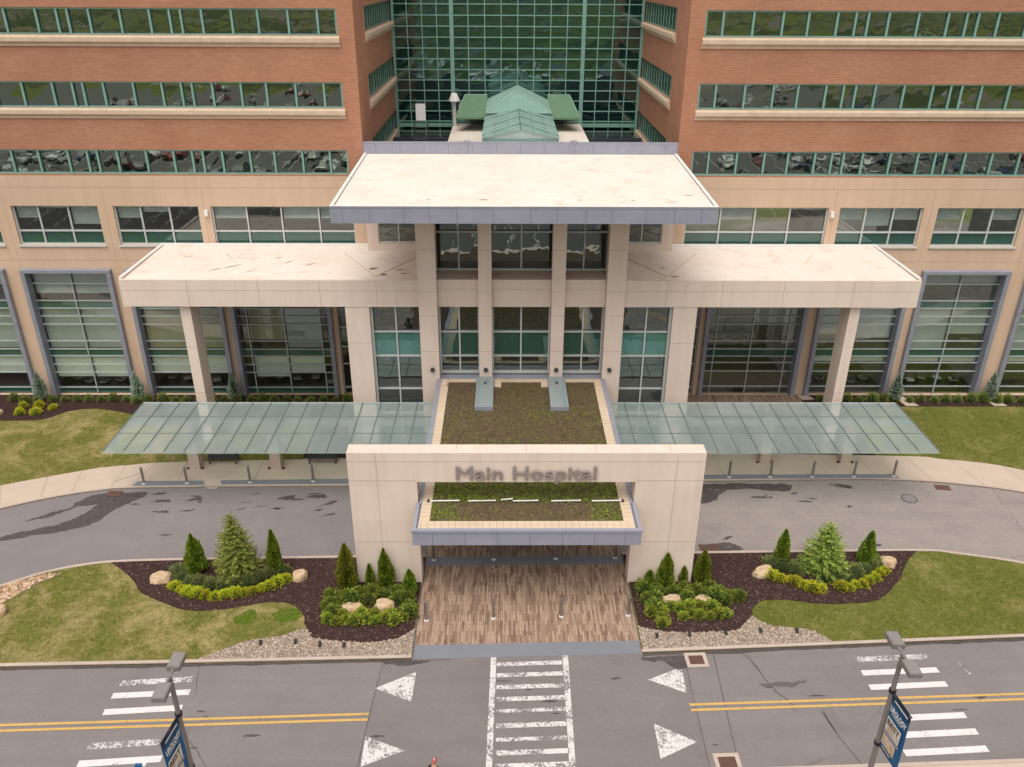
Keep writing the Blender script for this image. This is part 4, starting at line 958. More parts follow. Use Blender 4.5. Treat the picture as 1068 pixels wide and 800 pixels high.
# wing roofs
for s in (-1,1):
    x0, x1 = sorted((s*23.38, s*6.04)); yf, yb = 45.68, 52.42
    mb = MB(); mb.box(x0,x1,yf,yb,9.36,10.88); wr = mb.build('wing_roof', M['portal'], hosp)
    xo = s*23.38
    mb = MB()
    # sloped membrane with a cricket towards the inner back corner
    xi = s*6.04
    mb.face([(x0+.1,yf+.16,10.97),(x1-.1,yf+.16,10.97),(x1-.1,yb-.12,11.04),(x0+.1,yb-.12,11.04)])
    me = mb.build('roof_membrane', M['roof'], wr)
    mb = MB(); mb.box(x0,x1,yf,yf+.15,10.882,11.0)
    a, b = sorted((xo, xo-s*.15)); mb.box(a,b,yf+.152,yb,10.882,11.08)
    mb.build('roof_curb', M['portal'], wr)
    mb = MB(); a, b = sorted((xo+s*.02, xo-s*.18)); mb.box(a,b,yf+.16,yb,11.082,11.12); mb.box(x0,x1-.0,yb-.12,yb+.06,11.05,11.16)
    mb.build('roof_flashing', M['flashing'], wr)
    jb = MB(); jb.box(x0,x1,yf-.003,yf+.01,10.34,10.36)
    for x in [xo-s*d for d in (3.9,8.0,11.6,14.9)]: jb.box(x-.011,x+.011,yf-.0035,yf+.01,9.38,10.98)
    jb.build('panel_joint', M['joint'], wr)
    cr = MB()
    for (ax,ay,bx,by) in ((8.6,46.4,11.2,50.8),(8.6,46.4,6.4,50.2),(17.5,48.8,18.6,50.6)):
        cr.tube((s*ax,ay,10.985+(ay-45.8)*.0105),(s*bx,by,10.985+(by-45.8)*.0105),.03,n=4)
    cr.build('membrane_seam', M['roof_paver'], wr)
    pts = [(8.3,46.7,.6,.22),(8.9,47.8,.5,.2),(7.3,47.6,.9,.12),(7.0,46.9,.5,.1)] if s < 0 else [(9.0,46.5,.5,.14),(8.6,48.0,.5,.05)]
    for (x, y, sx, sy) in pts:
        blot('roof_stain', [(s*x-sx*.5,y-sy*.3),(s*x,y+sy*.6),(s*x+sx*.5,y+sy*.2),(s*x,y-sy*.5)], 11.0+(y-45.8)*.0105, M['roof_stain'], wr, .15)
    if s < 0:
        for (x,y,l) in ((14.3,49.0,.7),(15.2,49.8,.5),(12.9,48.6,.8),(17.5,48.2,.9),(18.4,47.6,.7),(20.8,50,.6),(16.2,47.3,.6)):
            blot('roof_stain', [(-x-l*.5,y-l*.45),(-x-l*.1,y-.02),(-x+l*.5,y+l*.45),(-x+.05,y-.03)], 11.0+(y-45.8)*.0105, M['sill'], wr, .08)
    # column, wide pier
    a, b = sorted((s*20.26, s*19.64)); mb = MB(); mb.box(a,b,46.0,47.35,0,9.36); cl = mb.build('wing_column', M['portal'], hosp)
    jb = MB()
    for z in (3.5,6.6): jb.box(a-.003,b+.003,45.997,47.353,z,z+.018)
    jb.build('panel_joint', M['joint'], cl)
    a, b = sorted((s*10.42, s*9.0)); mb = MB(); mb.box(a,b,45.72,52.4,0,9.36); cl = mb.build('wide_pier', M['portal'], hosp)
    jb = MB()
    for z in (2.9,7.0): jb.box(a-.003,b+.003,45.717,46.5,z,z+.018)
    jb.build('panel_joint', M['joint'], cl)
    x0, x1 = sorted((s*8.99, s*6.04)); cx = (x0+x1)/2
    gb = MB(); sp = MB()
    for a, b in ((x0,cx),(cx,x1)):
        for z0, z1 in ((.1,2.0),(2.0,3.74),(3.74,5.98),(5.98,7.58),(7.58,9.36)):
            j = [rng.uniform(-.01,.01) for _ in range(4)]; gb.face([(a,46.3+j[0],z0),(b,46.3+j[1],z0),(b,46.3+j[2],z1),(a,46.3+j[3],z1)])
            if z0 == 5.98: sp.face([(a,46.28,z0),(b,46.28,z0),(b,46.28,z1),(a,46.28,z1)])
    g = gb.build('lobby_window', M['glass_dark'], hosp); sp.build('spandrel_panel', M['spandrel_light'], g)
    fb = MB(); fb.box(cx-.045,cx+.045,46.15,46.26,.1,9.36)
    for z in (2.0,3.74,5.98,7.58): fb.box(x0,x1,46.14,46.265,z-.045,z+.045)
    a, b = sorted((s*8.99, s*8.86)); fb.box(a,b,46.0,46.27,.1,9.36)
    fb.build('window_frame', M['mull_white'], g)
# rooftop vent and sign stand behind the portico
t_ = thing('roof_vent', 'white capped vent pipe standing behind the high portico roof before the glass atrium', 'vent', (-5.0,68.6,16))
mb = MB(); mb.tube((0,0,0),(0,0,1.9),.14,n=12); mb.build('pipe', M['white_paint'], t_)
mb = MB(); mb.lathe([(.30,1.88),(.44,1.9),(.44,1.98),(.22,2.5),(.0,2.52)], 12); mb.build('cap', M['white_paint'], t_)
t_ = thing('rooftop_equipment', 'steel frame carrying a blank white panel in the left roof well beside the atrium', 'roof equipment', (-6.95,60.5,14.9))
mb = MB()
for x in (-.45,.45):
    for y in (-.4,.4): mb.tube((x,y,0),(x,y,2.7 if y > 0 else 1.9),.04,n=6)
for z in (.5,1.0,1.55):
    for y in (-.4,.4): mb.tube((-.45,y,z),(.45,y,z),.03,n=6)
for x in (-.45,.45): mb.tube((x,-.4,1.55),(x,.4,1.55),.03,n=6)
mb.box(-.42,.42,-.3,.3,.05,.9)
for z in (1.9,2.25,2.6): mb.tube((-.45,.4,z),(.45,.4,z),.03,n=6)
mb.build('stand', M['steel_dark'], t_)
mb = MB(); mb.box(-.34,.34,.36,.42,2.72,3.85); mb.build('panel', M['white_paint'], t_)

# ------------------------------------------------------------------ entrance canopy with the portal wall
can = thing('entrance_canopy', 'stone portal lettered Main Hospital with planted flat roof over the drive', 'canopy', (0,32.5,0), world=True)
WY0, WY1 = 32.15, 32.92
mb = MB()
def portal(y): return [(-8.17,y,.05),(-5.03,y,.05),(-5.03,y,5.96),(5.06,y,5.96),(5.06,y,.05),(8.2,y,.05),(8.2,y,7.52),(-8.17,y,7.52)]
mb.face(portal(WY0)); mb.face(portal(WY1)[::-1])
a, b = portal(WY0), portal(WY1)
for i in range(8):
    j = (i+1) % 8; mb.face([a[j],a[i],b[i],b[j]])
pw = mb.build('portal_wall', M['portal'], can, bevel=.06)
jb = MB()
for z in (2.55,6.02): 
    for x0, x1 in ((-8.172,-5.04),(5.07,8.202)): jb.box(x0,x1,WY0-.003,WY0+.02,z,z+.022)
jb.box(-8.172,8.202,WY0-.003,WY0+.02,7.05,7.07)
for x in (-6.85,6.9):
    jb.box(x-.009,x+.009,WY0-.0035,WY0+.02,.1,7.45)
for x in (-6.6,-3.2,0,3.2,6.6): jb.box(x-.009,x+.009,WY0+.08,WY1+.003,7.515,7.523)
jb.build('panel_joint', M['joint'], pw)
mb = MB(); mb.box(-5.0,5.03,30.05,WY0-.02,4.06,4.70); mb.box(-4.95,4.98,WY0-.019,46.2,4.06,4.70); cr = mb.build('canopy_roof', M['fascia'], can)
mb = MB(); mb.box(-5.1,5.13,29.98,30.048,4.02,4.72); mb.box(-5.14,5.17,29.94,30.13,4.722,4.84)
for s in (-1,1):
    a, b = sorted((s*5.11,s*4.95)); mb.box(a+.015,b+.015,30.131,WY0-.05,4.3,4.84); a, b = sorted((s*5.0,s*4.86)); mb.box(a+.015,b+.015,WY0-.049,45.38,4.3,4.84)
    a, b = sorted((s*5.12,s*5.0)); mb.box(a+.015,b+.015,WY1+.01,45.38,4.05,4.78)
fa = mb.build('fascia', M['fascia'], cr)
mb = MB()
for x in [-4.2,-2.75,-1.3,.15,1.6,3.05,4.4]: mb.box(x-.012,x+.012,29.976,29.98,4.03,4.70)
mb.build('fascia_seam', M['fascia_joint'], cr)
mb = MB()
mb.box(-4.86,4.89,30.135,30.74,4.7,4.79)
for s in (-1,1):
    a, b = sorted((s*4.86,s*4.4)); mb.box(a+.015,b+.015,30.742,45.35,4.7,4.79)
mb.box(-4.4,4.43,45.0,45.38,4.7,4.79)
pb = mb.build('paver_border', M['roof_paver'], cr)
jb = MB()
for i in range(47):
    y = 31.1+i*.31
    for s in (-1,1): a, b = sorted((s*4.85,s*4.42)); jb.box(a+.015,b+.015,y-.01,y+.01,4.788,4.793)
for i in range(32):
    x = -4.75+i*.31; jb.box(x-.01,x+.01,30.15,30.73,4.788,4.793)
jb.box(-4.8,4.85,30.43,30.445,4.788,4.7935)
jb.build('paver_joint', M['joint'], pb)
mb = MB(); mb.box(-4.4,4.43,30.75,44.99,4.66,4.74); mb.build('planting_soil', M['sedum_soil'], cr)
def tufts(name, mat, n, region, dens_fn, par, smin=.05, smax=.12):
    mb = MB()
    x0, x1, y0, y1 = region
    for _ in range(n):
        x, y = rng.uniform(x0,x1), rng.uniform(y0,y1)
        if rng.random() > dens_fn(x,y): continue
        for k in range(3):
            s = rng.uniform(smin,smax); a = rng.uniform(0,6.28); d = Vector((math.cos(a),math.sin(a),rng.uniform(.2,1.1)))*s; e = Vector((-math.sin(a),math.cos(a),0))*s*.42
            p = Vector((x+rng.uniform(-.05,.05),y+rng.uniform(-.05,.05),4.735))
            mb.face([p-e*.4, p+d*.5-e, p+d, p+d*.5+e])
    o = mb.build(name, mat, par); o['kind'] = 'stuff'; return o
NZ = lambda x, y, s, o: noise.fractal((x*s,y*s,o), 1, 2, 3)*.5+.5
def d_green(x, y):
    v = NZ(x,y,.55,2); w_ = NZ(x,y,2.2,8)
    if y > 42: return .05 if v < .6 else .28
    if y > 36: return (.18+max(0,(v-.40))*1.6)*w_*1.6
    if y > 32.2: return .8*w_+.2
    if x < -3.0 or x > 3.1: return .35+.9*max(0,w_-.3)
    return .08*w_*2
tufts('sedum_planting', M['sedum'], 15000, (-4.38,4.4,30.77,44.95), lambda x, y: .8 if y > 32.2 else .6, cr, .03, .075)
M['sedum_bright'] = leaf('sedum_bright_leaf', [(.10,.13,.015),(.16,.21,.02),(.22,.28,.03),(.28,.31,.05)], .8, .15)
tufts('sedum_planting', M['sedum_bright'], 9000, (-4.38,4.4,30.77,34.6), lambda x, y: (.9*max(.1,NZ(x,y,1.4,5)*1.5-.1) if y > 32.3 else .7*max(0,NZ(x,y,1.8,4)*1.5-.25) if x < -3.2 or x > 3.0 else .02), cr, .04, .09)
tufts('sedum_planting', M['sedum_green'], 20000, (-4.38,4.4,30.77,44.95), d_green, cr, .03, .075)
for x in (-2.17,2.14):
    mb = MB(); mb.box(x-.52,x+.52,41.35,45.3,4.73,4.98); sk = mb.build('skylight', M['fascia'], can)
    mb = MB(); mb.face([(x-.46,41.42,4.985),(x+.46,41.42,4.985),(x+.46,45.25,4.985),(x-.46,45.25,4.985)]); mb.build('pane', M['green_pane'] if 'green_pane' in M else M['glass_canopy'], sk)
    mb = MB(); mb.box(x-.07,x+.07,44.3,44.5,4.987,5.02); mb.build('bracket', M['steel_dark'], sk)
for q in ((-1.62,-1.2,44.3,45.0,4.741,4.80),(1.2,1.62,44.3,45.0,4.741,4.80),(-4.72,-4.45,44.3,44.75,4.792,4.95),(4.48,4.75,44.3,44.75,4.792,4.9)): mb = MB(); mb.box(*q); mb.build('roof_drain_cover', M['roof_paver'], cr)
mb = MB()
for a, b in ((-4.5,-3.1),(-2.7,-1.4),(-.6,.6),(1.2,2.6),(3.1,4.5)):
    mb = MB(); mb.tube((a,32.26,4.84),(b,32.27,4.86),.035,n=8); mb.build('irrigation_pipe', M['flashing'], cr)
mb = MB(); mb.tube((-1.15,32.36,4.84),(-.6,32.38,4.88),.035,n=8); mb.build('irrigation_pipe', M['flashing'], cr)
for x in (-4.55,4.55): mb = MB(); mb.box(x-.06,x+.06,32.2,32.32,4.79,4.9); mb.build('pipe_bracket', M['steel_dark'], cr)
# ceiling under the canopy: two beams
for y in (35.5,39,42.5): mb = MB(); mb.box(-4.9,4.93,y,y+.25,3.8,4.055); mb.build('ceiling_beam', M['fascia'], cr)

def text_mesh(name, body, size, extrude, mat, parent, mtx, fit=None, align='LEFT', bold=0, bevel=0):
    cu = bpy.data.curves.new(name, 'FONT'); cu.body = body; cu.size = size; cu.extrude = extrude; cu.align_x = align; cu.offset = bold; cu.bevel_depth = bevel
    to = bpy.data.objects.new(name+'_text', cu); C.objects.link(to)
    bpy.context.view_layer.update()
    me = bpy.data.meshes.new_from_object(to.evaluated_get(bpy.context.evaluated_depsgraph_get()))
    bpy.data.objects.remove(to); bpy.data.curves.remove(cu)
    me.name = name
    if fit:
        xs = [v.co.x for v in me.vertices]; k = fit/(max(xs)-min(xs)); m0 = min(xs)
        for v in me.vertices: v.co.x = (v.co.x-m0)*k
    me.transform(mtx); me.materials.clear(); me.materials.append(mat)
    o = bpy.data.objects.new(name, me); C.objects.link(o); o.parent = parent
    if parent.type == 'EMPTY' and parent.get('world_children'): o.matrix_parent_inverse = Matrix.Translation(-Vector(parent.location))
    return o
text_mesh('sign_lettering', 'Main Hospital', 1.0, .045, M['letters'], pw, Matrix.Translation((-3.22,WY0-.10,6.17)) @ Matrix.Rotation(RAD(90),4,'X'), 6.45, bevel=.012)

# ------------------------------------------------------------------ glass canopies
GZ = 3.6
for s, lab in ((-1,'pale green glass canopy over the left walk and two benches'), (1,'pale green glass canopy over the right walk and brick patio side')):
    gc = thing('glass_canopy', lab, 'canopy', (s*14,42.8,0), world=True)
    xo, xi, y0, y1 = s*22.85, s*5.18, 38.55, 44.45
    n = 16; st = (xo-xi)/n
    mb = MB()
    ys = [y0,40.75,42.7,y1]
    for i in range(n):
        a, b = sorted((xi+st*i+.012*s, xi+st*(i+1)-.012*s))
        for ya, yb in zip(ys, ys[1:]):
            j = [rng.uniform(-.006,.006) for _ in range(4)]
            mb.face([(a,ya+.012,GZ+j[0]),(b,ya+.012,GZ+j[1]),(b,yb-.012,GZ+j[2]),(a,yb-.012,GZ+j[3])])
    mb.build('glass_panel', M['glass_canopy'], gc)
    mb = MB()
    for i in range(n+1): x = xi+st*i; mb.box(x-.02,x+.02,y0+.25,y1,GZ+.015,GZ+.05)
    a, b = sorted((xo, xi))
    for y in (40.75,42.7): mb.box(a,b,y-.014,y+.014,GZ+.012,GZ+.03)
    mb.build('rib', M['rib_grey'], gc)
    a, b = sorted((xo, xi))
    mb = MB()
    for y in (40.75,42.7): mb.box(a,b,y-.02,y+.02,GZ-.05,GZ-.015)
    mb.box(a,b,y1-.02,y1+.06,GZ-.1,GZ+.03); mb.box(a,b,42.55,42.85,3.1,3.35)
    for i in range(0,n+1,2): x = xi+st*i; mb.box(x-.04,x+.04,y0+.8,y1-.1,GZ-.24,GZ-.06)
    mb.build('steel_beam', M['mull_pale'], gc)
    for x in ((-19.66,-14.78,-9.9) if s < 0 else (14.99,19.96,10.0)):
        y = 42.5 if s < 0 else 43.2
        mb = MB(); mb.box(x-.31,x+.31,y,y+.62,.06,3.08); cl = mb.build('column', M['concrete_col'], gc)
        for d in (-.44,.44): mb = MB(); mb.box(x+d-.07,x+d+.07,y,y+.13,.1,.19); mb.build('uplight', M['steel_dark'], cl)

# ------------------------------------------------------------------ street furniture
def bollard_proto(name, label, group):
    t_ = thing(name, label, 'bollard', (0,0,0), 0, group)
    mb = MB(); mb.lathe([(.075,.03),(.075,1.06),(.06,1.1),(0,1.11)], 14); mb.build('post', M['steel'], t_, smooth=False)
    mb = MB(); mb.lathe([(.115,0),(.115,.025),(.10,.05),(.078,.055)], 14); mb.build('base_plate', M['white_paint'], t_)
    return t_
rows_ = [('steel bollard on the grey band of the left walk', 'bollards along the left walk', [(-22.12,40.95),(-19.62,41.0),(-15.96,41.1),(-12.27,41.2)], .11),
         ('steel bollard on the grey band of the right walk', 'bollards along the right walk', [(12.41,41.66),(14.88,41.66),(17.4,41.68),(19.9,41.7),(22.3,41.72)], .11),
         ('steel bollard in the front row across the brown paved entrance', 'bollards in the front row on the entrance paving', [(-4.62,29.54),(-1.5,29.68),(1.67,29.78),(4.81,29.86)], .05),
         ('steel bollard on the grey paving band beneath the canopy edge', 'bollards under the canopy edge', [(-4.6,33.95),(-1.54,34.0),(1.65,34.05),(4.7,34.1)], .056)]
pro = None
for lab, grp, pts, z in rows_:
    for (x, y) in pts:
        if pro is None: o = pro = bollard_proto('bollard', lab, grp)
        else: o = copy_tree(pro)
        o.location = (x,y,z); o['label'] = lab; o['group'] = grp
# benches
bench = None
for x, lab in ((-18.15,'dark metal bench under the left glass canopy beside the outer column'), (-12.1,'dark metal bench under the left glass canopy nearest the portal wall')):
    if bench is None:
        bench = thing('bench', lab, 'bench', (x,43.3,.09))
        mb = MB()
        for k in range(5): mb.box(-.9,.9,-.25+k*.1,-.17+k*.1,.43,.46)
        mb.build('seat', M['steel_dark'], bench)
        mb = MB()
        for k in range(4): mb.box(-.9,.9,.27+k*.02,.29+k*.02,.52+k*.1,.59+k*.1)
        mb.build('backrest', M['steel_dark'], bench)
        for sx in (-.8,.8):
            mb = MB(); mb.box(sx-.03,sx+.03,-.22,-.16,0,.43); mb.box(sx-.03,sx+.03,.2,.26,0,.43); mb.tube((sx,.24,.43),(sx,.34,.9),.025,n=6); mb.tube((sx,-.2,.43),(sx,-.2,.64),.02,n=6); mb.tube((sx,-.22,.64),(sx,.28,.66),.025,n=6); mb.build('leg', M['steel_dark'], bench)
    else:
        o = copy_tree(bench); o.location = (x,43.3,.09); o['label'] = lab
# waiting-room chairs seen through the lower windows
ch = None
spots = []
for a, b in BAYS_L[1:]+BAYS_R[1:3]:
    for k in range(5): spots.append((a+.8+k*(b-a-1.6)/4, YF+rng.uniform(1.3,2.2), .03))
for a, b in (BAYS_L[1], BAYS_R[0], BAYS_R[2]):
    for k in range(5): spots.append((a+.8+k*(b-a-1.6)/4, YF+rng.uniform(1.2,1.8), 3.31 if a > 0 else 6.91))
for i, (x, y, z) in enumerate(spots):
    lab, grp = ('upholstered chair indoors behind the lower glass of a tall window bay', 'chairs behind the bay windows')
    if ch is None:
        ch = thing('waiting_chair', lab, 'chair', (0,0,0), 0, grp)
        mb = MB(); mb.box(-.27,.27,-.27,.25,.38,.48); mb.build('seat', M['chair_light'], ch, bevel=.03)
        mb = MB(); mb.box(-.27,.27,.22,.3,.48,.92); mb.build('backrest', M['chair_seat'], ch, bevel=.03)
        for sx in (-.24,.24):
            for sy in (-.23,.24): mb = MB(); mb.tube((sx,sy,0),(sx,sy,.38),.02,n=6); mb.build('leg', M['steel_dark'], ch)
        o = ch
    else: o = copy_tree(ch)
    o.location = (x,y,z); o.rotation_euler = (0,0,rng.choice((0,math.pi,.5,2.6))); o['group'] = grp; o['label'] = lab

# lamp posts and banners
def lamp_post(x, y, lab):
    t_ = thing('street_lamp', lab, 'street lamp', (x,y,.09))
    mb = MB(); mb.tube((0,0,.45),(0,0,7.85),.10,.075,12); mb.build('pole', M['lamp_metal'], t_)
    mb = MB(); mb.lathe([(.24,0),(.24,.4),(.2,.46),(.09,.47)], 16); mb.build('base', M['concrete'], t_)
    mb = MB(); mb.tube((0,-.34,7.82),(0,.34,7.82),.05,n=8); mb.build('arm', M['lamp_metal'], t_)
    for s in (-1,1):
        b = MB(); y0, y1 = sorted((s*.3, s*.92))
        z0 = 7.74; 
        b.face([(-.2,y0,z0),(-.2,y1,z0),(.2,y1,z0),(.2,y0,z0)]); b.face([(-.2,y0,z0+.17),(.2,y0,z0+.17),(.2,y1,z0+.17),(-.2,y1,z0+.17)])
        for q in ([(-.2,y0),(.2,y0)],[(.2,y0),(.2,y1)],[(.2,y1),(-.2,y1)],[(-.2,y1),(-.2,y0)]): b.face([(q[0][0],q[0][1],z0),(q[1][0],q[1][1],z0),(q[1][0],q[1][1],z0+.17),(q[0][0],q[0][1],z0+.17)])
        h = b.build('lamp_head', M['lamp_metal'], t_, bevel=.015)
        b = MB(); b.box(-.17,.17,y0+.03,y1-.03,z0+.171,z0+.185); b.build('lid', M['lamp_top'], h)
        b = MB(); b.box(-.15,.15,y0+.05,y1-.05,z0-.02,z0-.002); b.build('lens', M['lens'], h)
    return t_
def banner(x, y, s, lab):
    # cloth hangs in the plane x = const, free edge towards -Y; s = +1 when its printed face looks towards +X
    t_ = thing('street_banner', lab, 'banner', (x,y,0), -s*RAD(7) if s > 0 else RAD(7))
    zt_, zb_, wd = 6.36, 3.98, 1.02
    for z in (zt_, zb_):
        mb = MB(); mb.tube((0,.1,z),(0,-wd-.1,z),.022,n=8); mb.tube((0,0,z-.06),(0,0,z+.06),.115,n=12); mb.build('arm', M['black'], t_)
    mb = MB(); nx = 8
    pts = [[(.02*math.sin(i*.9+j*.5), -.1-wd*i/nx, zb_+.02+(zt_-zb_-.04)*j/nx) for i in range(nx+1)] for j in range(nx+1)]
    for j in range(nx):
        for i in range(nx): mb.face([pts[j][i],pts[j][i+1],pts[j+1][i+1],pts[j+1][i]])
    cl = mb.build('cloth', M['banner_blue'], t_)
    def Y(u): return -.1-wd*(1-u) if s > 0 else -.1-wd*u      # u runs left to right as read
    e = s*.028
    def patch(name, mat, u0, u1, v0, v1, dz=0, k=1.0):
        mb = MB(); z = lambda v: zt_-v
        mb.face([(e*k,Y(u0),z(v1)+dz),(e*k,Y(u1),z(v1)+dz),(e*k,Y(u1),z(v0)+dz),(e*k,Y(u0),z(v0)+dz)]); return mb.build(name, mat, cl)
    def txt(body, u, v, size, mat, fit, bold=.0, k=1.15):
        if s > 0: m = Matrix(((0,0,1,e*k),(1,0,0,Y(u)),(0,1,0,zt_-v),(0,0,0,1)))
        else: m = Matrix(((0,0,-1,e*k),(-1,0,0,Y(u)),(0,1,0,zt_-v),(0,0,0,1)))
        return text_mesh('banner_lettering', body, size, .002, mat, cl, m, fit, bold=bold)
    patch('navy_stripe', M['banner_navy'], 0.0, 1.0, .03, .30)
    patch('white_rule', M['banner_white'], .16, .88, .14, .21, k=1.05)
    txt('UROLOGY', .07, .66, .29, M['banner_white'], .88, .012)
    patch('white_rule', M['banner_white'], .18, .72, .72, .75, k=1.05)
    patch('badge', M['banner_white'], .06, .80, .92, 1.50)
    txt('BEST', .10, 1.22, .30, M['banner_brown'], .66, .01)
    patch('badge_shade', M['banner_photo'], .16, .74, 1.26, 1.46, k=1.05)
    patch('blue_caption', M['banner_purple'], .04, .84, 1.53, 1.62)
    patch('photo', M['banner_photo'], .06, .74, 1.66, 2.14)
    patch('white_rule', M['banner_white'], .14, .60, 2.22, 2.26, k=1.05)
    return t_
lamp_post(-11.1, 18.5, 'twin headed bronze street lamp carrying the blue banner at lower left')
lamp_post(11.52, 19.36, 'twin headed bronze street lamp carrying the blue banner at lower right')
banner(-11.1, 18.5, 1, 'blue UROLOGY banner hanging from the lower left lamp post')
banner(11.52, 19.36, -1, 'blue UROLOGY banner hanging from the lower right lamp post')
t_ = thing('wayfinding_sign', 'small blue sign with white edge at the bottom edge left of the left banner', 'sign', (-13.3,19.42,.09))
mb = MB(); mb.box(-.19,.19,-.05,.05,1.3,2.86); mb.build('board', M['banner_blue'], t_)
mb = MB(); mb.box(.07,.192,-.052,.054,2.3,2.89); mb.build('white_edge', M['banner_white'], t_)
mb = MB(); mb.tube((0,0,0),(0,0,1.3),.05,n=8); mb.build('post', M['steel_dark'], t_)

# drains, manhole, garden lights
def drain(x, y, sx, sy, z, lab, frame=M['curb'], rz=0):
    t_ = thing('storm_drain', lab, 'drain', (x,y,z), rz)
    mb = MB(); f_ = .16
    mb.box(-sx,sx,-sy,-sy+f_,0,.03); mb.box(-sx,sx,sy-f_,sy,0,.03); mb.box(-sx,-sx+f_,-sy+f_,sy-f_,0,.03); mb.box(sx-f_,sx,-sy+f_,sy-f_,0,.03); mb.build('frame', frame, t_)
    mb = MB(); mb.box(-sx+f_,sx-f_,-sy+f_,sy-f_,.001,.006)
    n = 8
    for i in range(n): u = -sx+f_+(2*sx-2*f_)*(i+.5)/n; mb.box(u-.022,u+.022,-sy+f_,sy-f_,.008,.02)
    for i in range(3): u = -sy+f_+(2*sy-2*f_)*(i+.5)/3; mb.box(-sx+f_,sx-f_,u-.02,u+.02,.0205,.024)
    mb.build('grate', M['rust'], t_)
drain(7.44,27.05,.48,.42,.012,'square kerbside storm drain at the right end of the crosswalk apron', rz=.036)
drain(7.55,21.75,.5,.45,.012,'square storm drain at the bottom edge right of the crosswalk', rz=.036)
drain(-23.5,40.02,.42,.26,.012,'small rusty drain grate beside the left walk amid the damp patch', M['rust'])
drain(9.75,34.95,.5,.28,.012,'small rusty drain grate by the right island curb near the portal wall', M['rust'])
drain(24.76,40.62,.42,.24,.012,'small rusty drain grate against the right curved walk', M['rust'], -.12)
t_ = thing('manhole_cover', 'round iron manhole cover in the right driveway', 'manhole', (22.3,39.5,.006))
mb = MB(); mb.lathe([(.46,0),(.46,.012),(.38,.014)], 24); mb.build('ring', M['seam'], t_)
mb = MB(); mb.lathe([(.37,0.012),(.37,.018),(0,.019)], 24); mb.build('lid', M['asphalt_drive'], t_)
gl = None
for grp, pts in (('garden spotlights in the left gravel strip', [(-11.86,27.9),(-10.32,27.95),(-9.2,27.8),(-8.12,27.75)]), ('garden spotlights in the right gravel strip', [(5.9,28.3),(7.4,28.38),(9.06,28.48),(10.68,28.6),(12.34,28.6)])):
    for x, y in pts:
        if gl is None:
            gl = thing('garden_spotlight', 'x', 'garden light')
            mb = MB(); mb.tube((0,0,0),(0,0,.16),.02,n=6); mb.build('stake', M['black'], gl)
            mb = MB(); mb.tube((0,-.09,.15),(0,.12,.24),.085,.10,10); mb.tube((0,.12,.24),(0,.15,.253),.11,.11,10); mb.build('lamp_head', M['black'], gl)
            o = gl
        else: o = copy_tree(gl)
        o.location = (x,y,ISLZ+.01); o.scale = (.72,.72,.72); o['group'] = grp; o['label'] = 'small black garden spotlight standing in the %s gravel strip' % ('left' if x < 0 else 'right')

# ------------------------------------------------------------------ boulders
def boulder(x, y, sx, sy, sz, lab, seed, rz=0):
    bm = bmesh.new(); bmesh.ops.create_icosphere(bm, subdivisions=4, radius=1)
    for v in bm.verts:
        d = v.co.normalized(); k = 1+.22*noise.noise(d*1.3+Vector((seed,0,0)))+.10*noise.noise(d*3.1+Vector((0,seed,0)))+.04*noise.noise(d*8+Vector((0,0,seed)))
        p = d*k; p.x = math.copysign(abs(p.x)**.8, p.x); p.z = min(p.z, .72+.1*noise.noise(d*2))
        v.co = Vector((p.x*sx*.84, p.y*sy*.84, p.z*sz*.88+sz*.2))
    me = bpy.data.meshes.new('boulder'); bm.to_mesh(me); bm.free(); me.materials.append(M['boulder'])
    o = bpy.data.objects.new('boulder', me); C.objects.link(o); o.location = (x,y,ISLZ); o.rotation_euler = (0,0,rz)
    return tag(o, lab, 'boulder')
boulder(-17.95,32.35,.62,.42,.42,'flat pale sandstone boulder at the left end of the left lime shrub arc',1.3)
boulder(-11.1,32.45,.45,.36,.5,'upright tan sandstone boulder at the right end of the left lime shrub arc',4.1,.5)
boulder(-8.2,30.25,.62,.36,.32,'flat tan boulder left of its pair among leafy shrubs by the left portal leg',7.7)
boulder(-6.65,30.35,.6,.42,.42,'larger humped tan boulder right of its pair among shrubs by the left portal leg',9.2)
boulder(7.05,30.75,.6,.33,.32,'flat tan boulder left of its pair among leafy shrubs by the right portal leg',12.4)
boulder(8.5,30.75,.5,.3,.3,'smaller tan boulder right of its pair among shrubs by the right portal leg',15.8)
boulder(11.95,32.75,.68,.40,.4,'wedge shaped pale boulder at the left end of the right lime shrub arc',18.3,.35)
boulder(18.5,33.55,.55,.38,.42,'rounded tan boulder at the right end of the right lime shrub arc',21.9,-.4)
boulder(-24.7,30.0,.5,.5,.4,'tan boulder at the left edge of the photo beside the river stones',25.5)
boulder(-35.25,49.5,.35,.3,.35,'small grey boulder in the facade bed at the left edge of the photo',29.5)

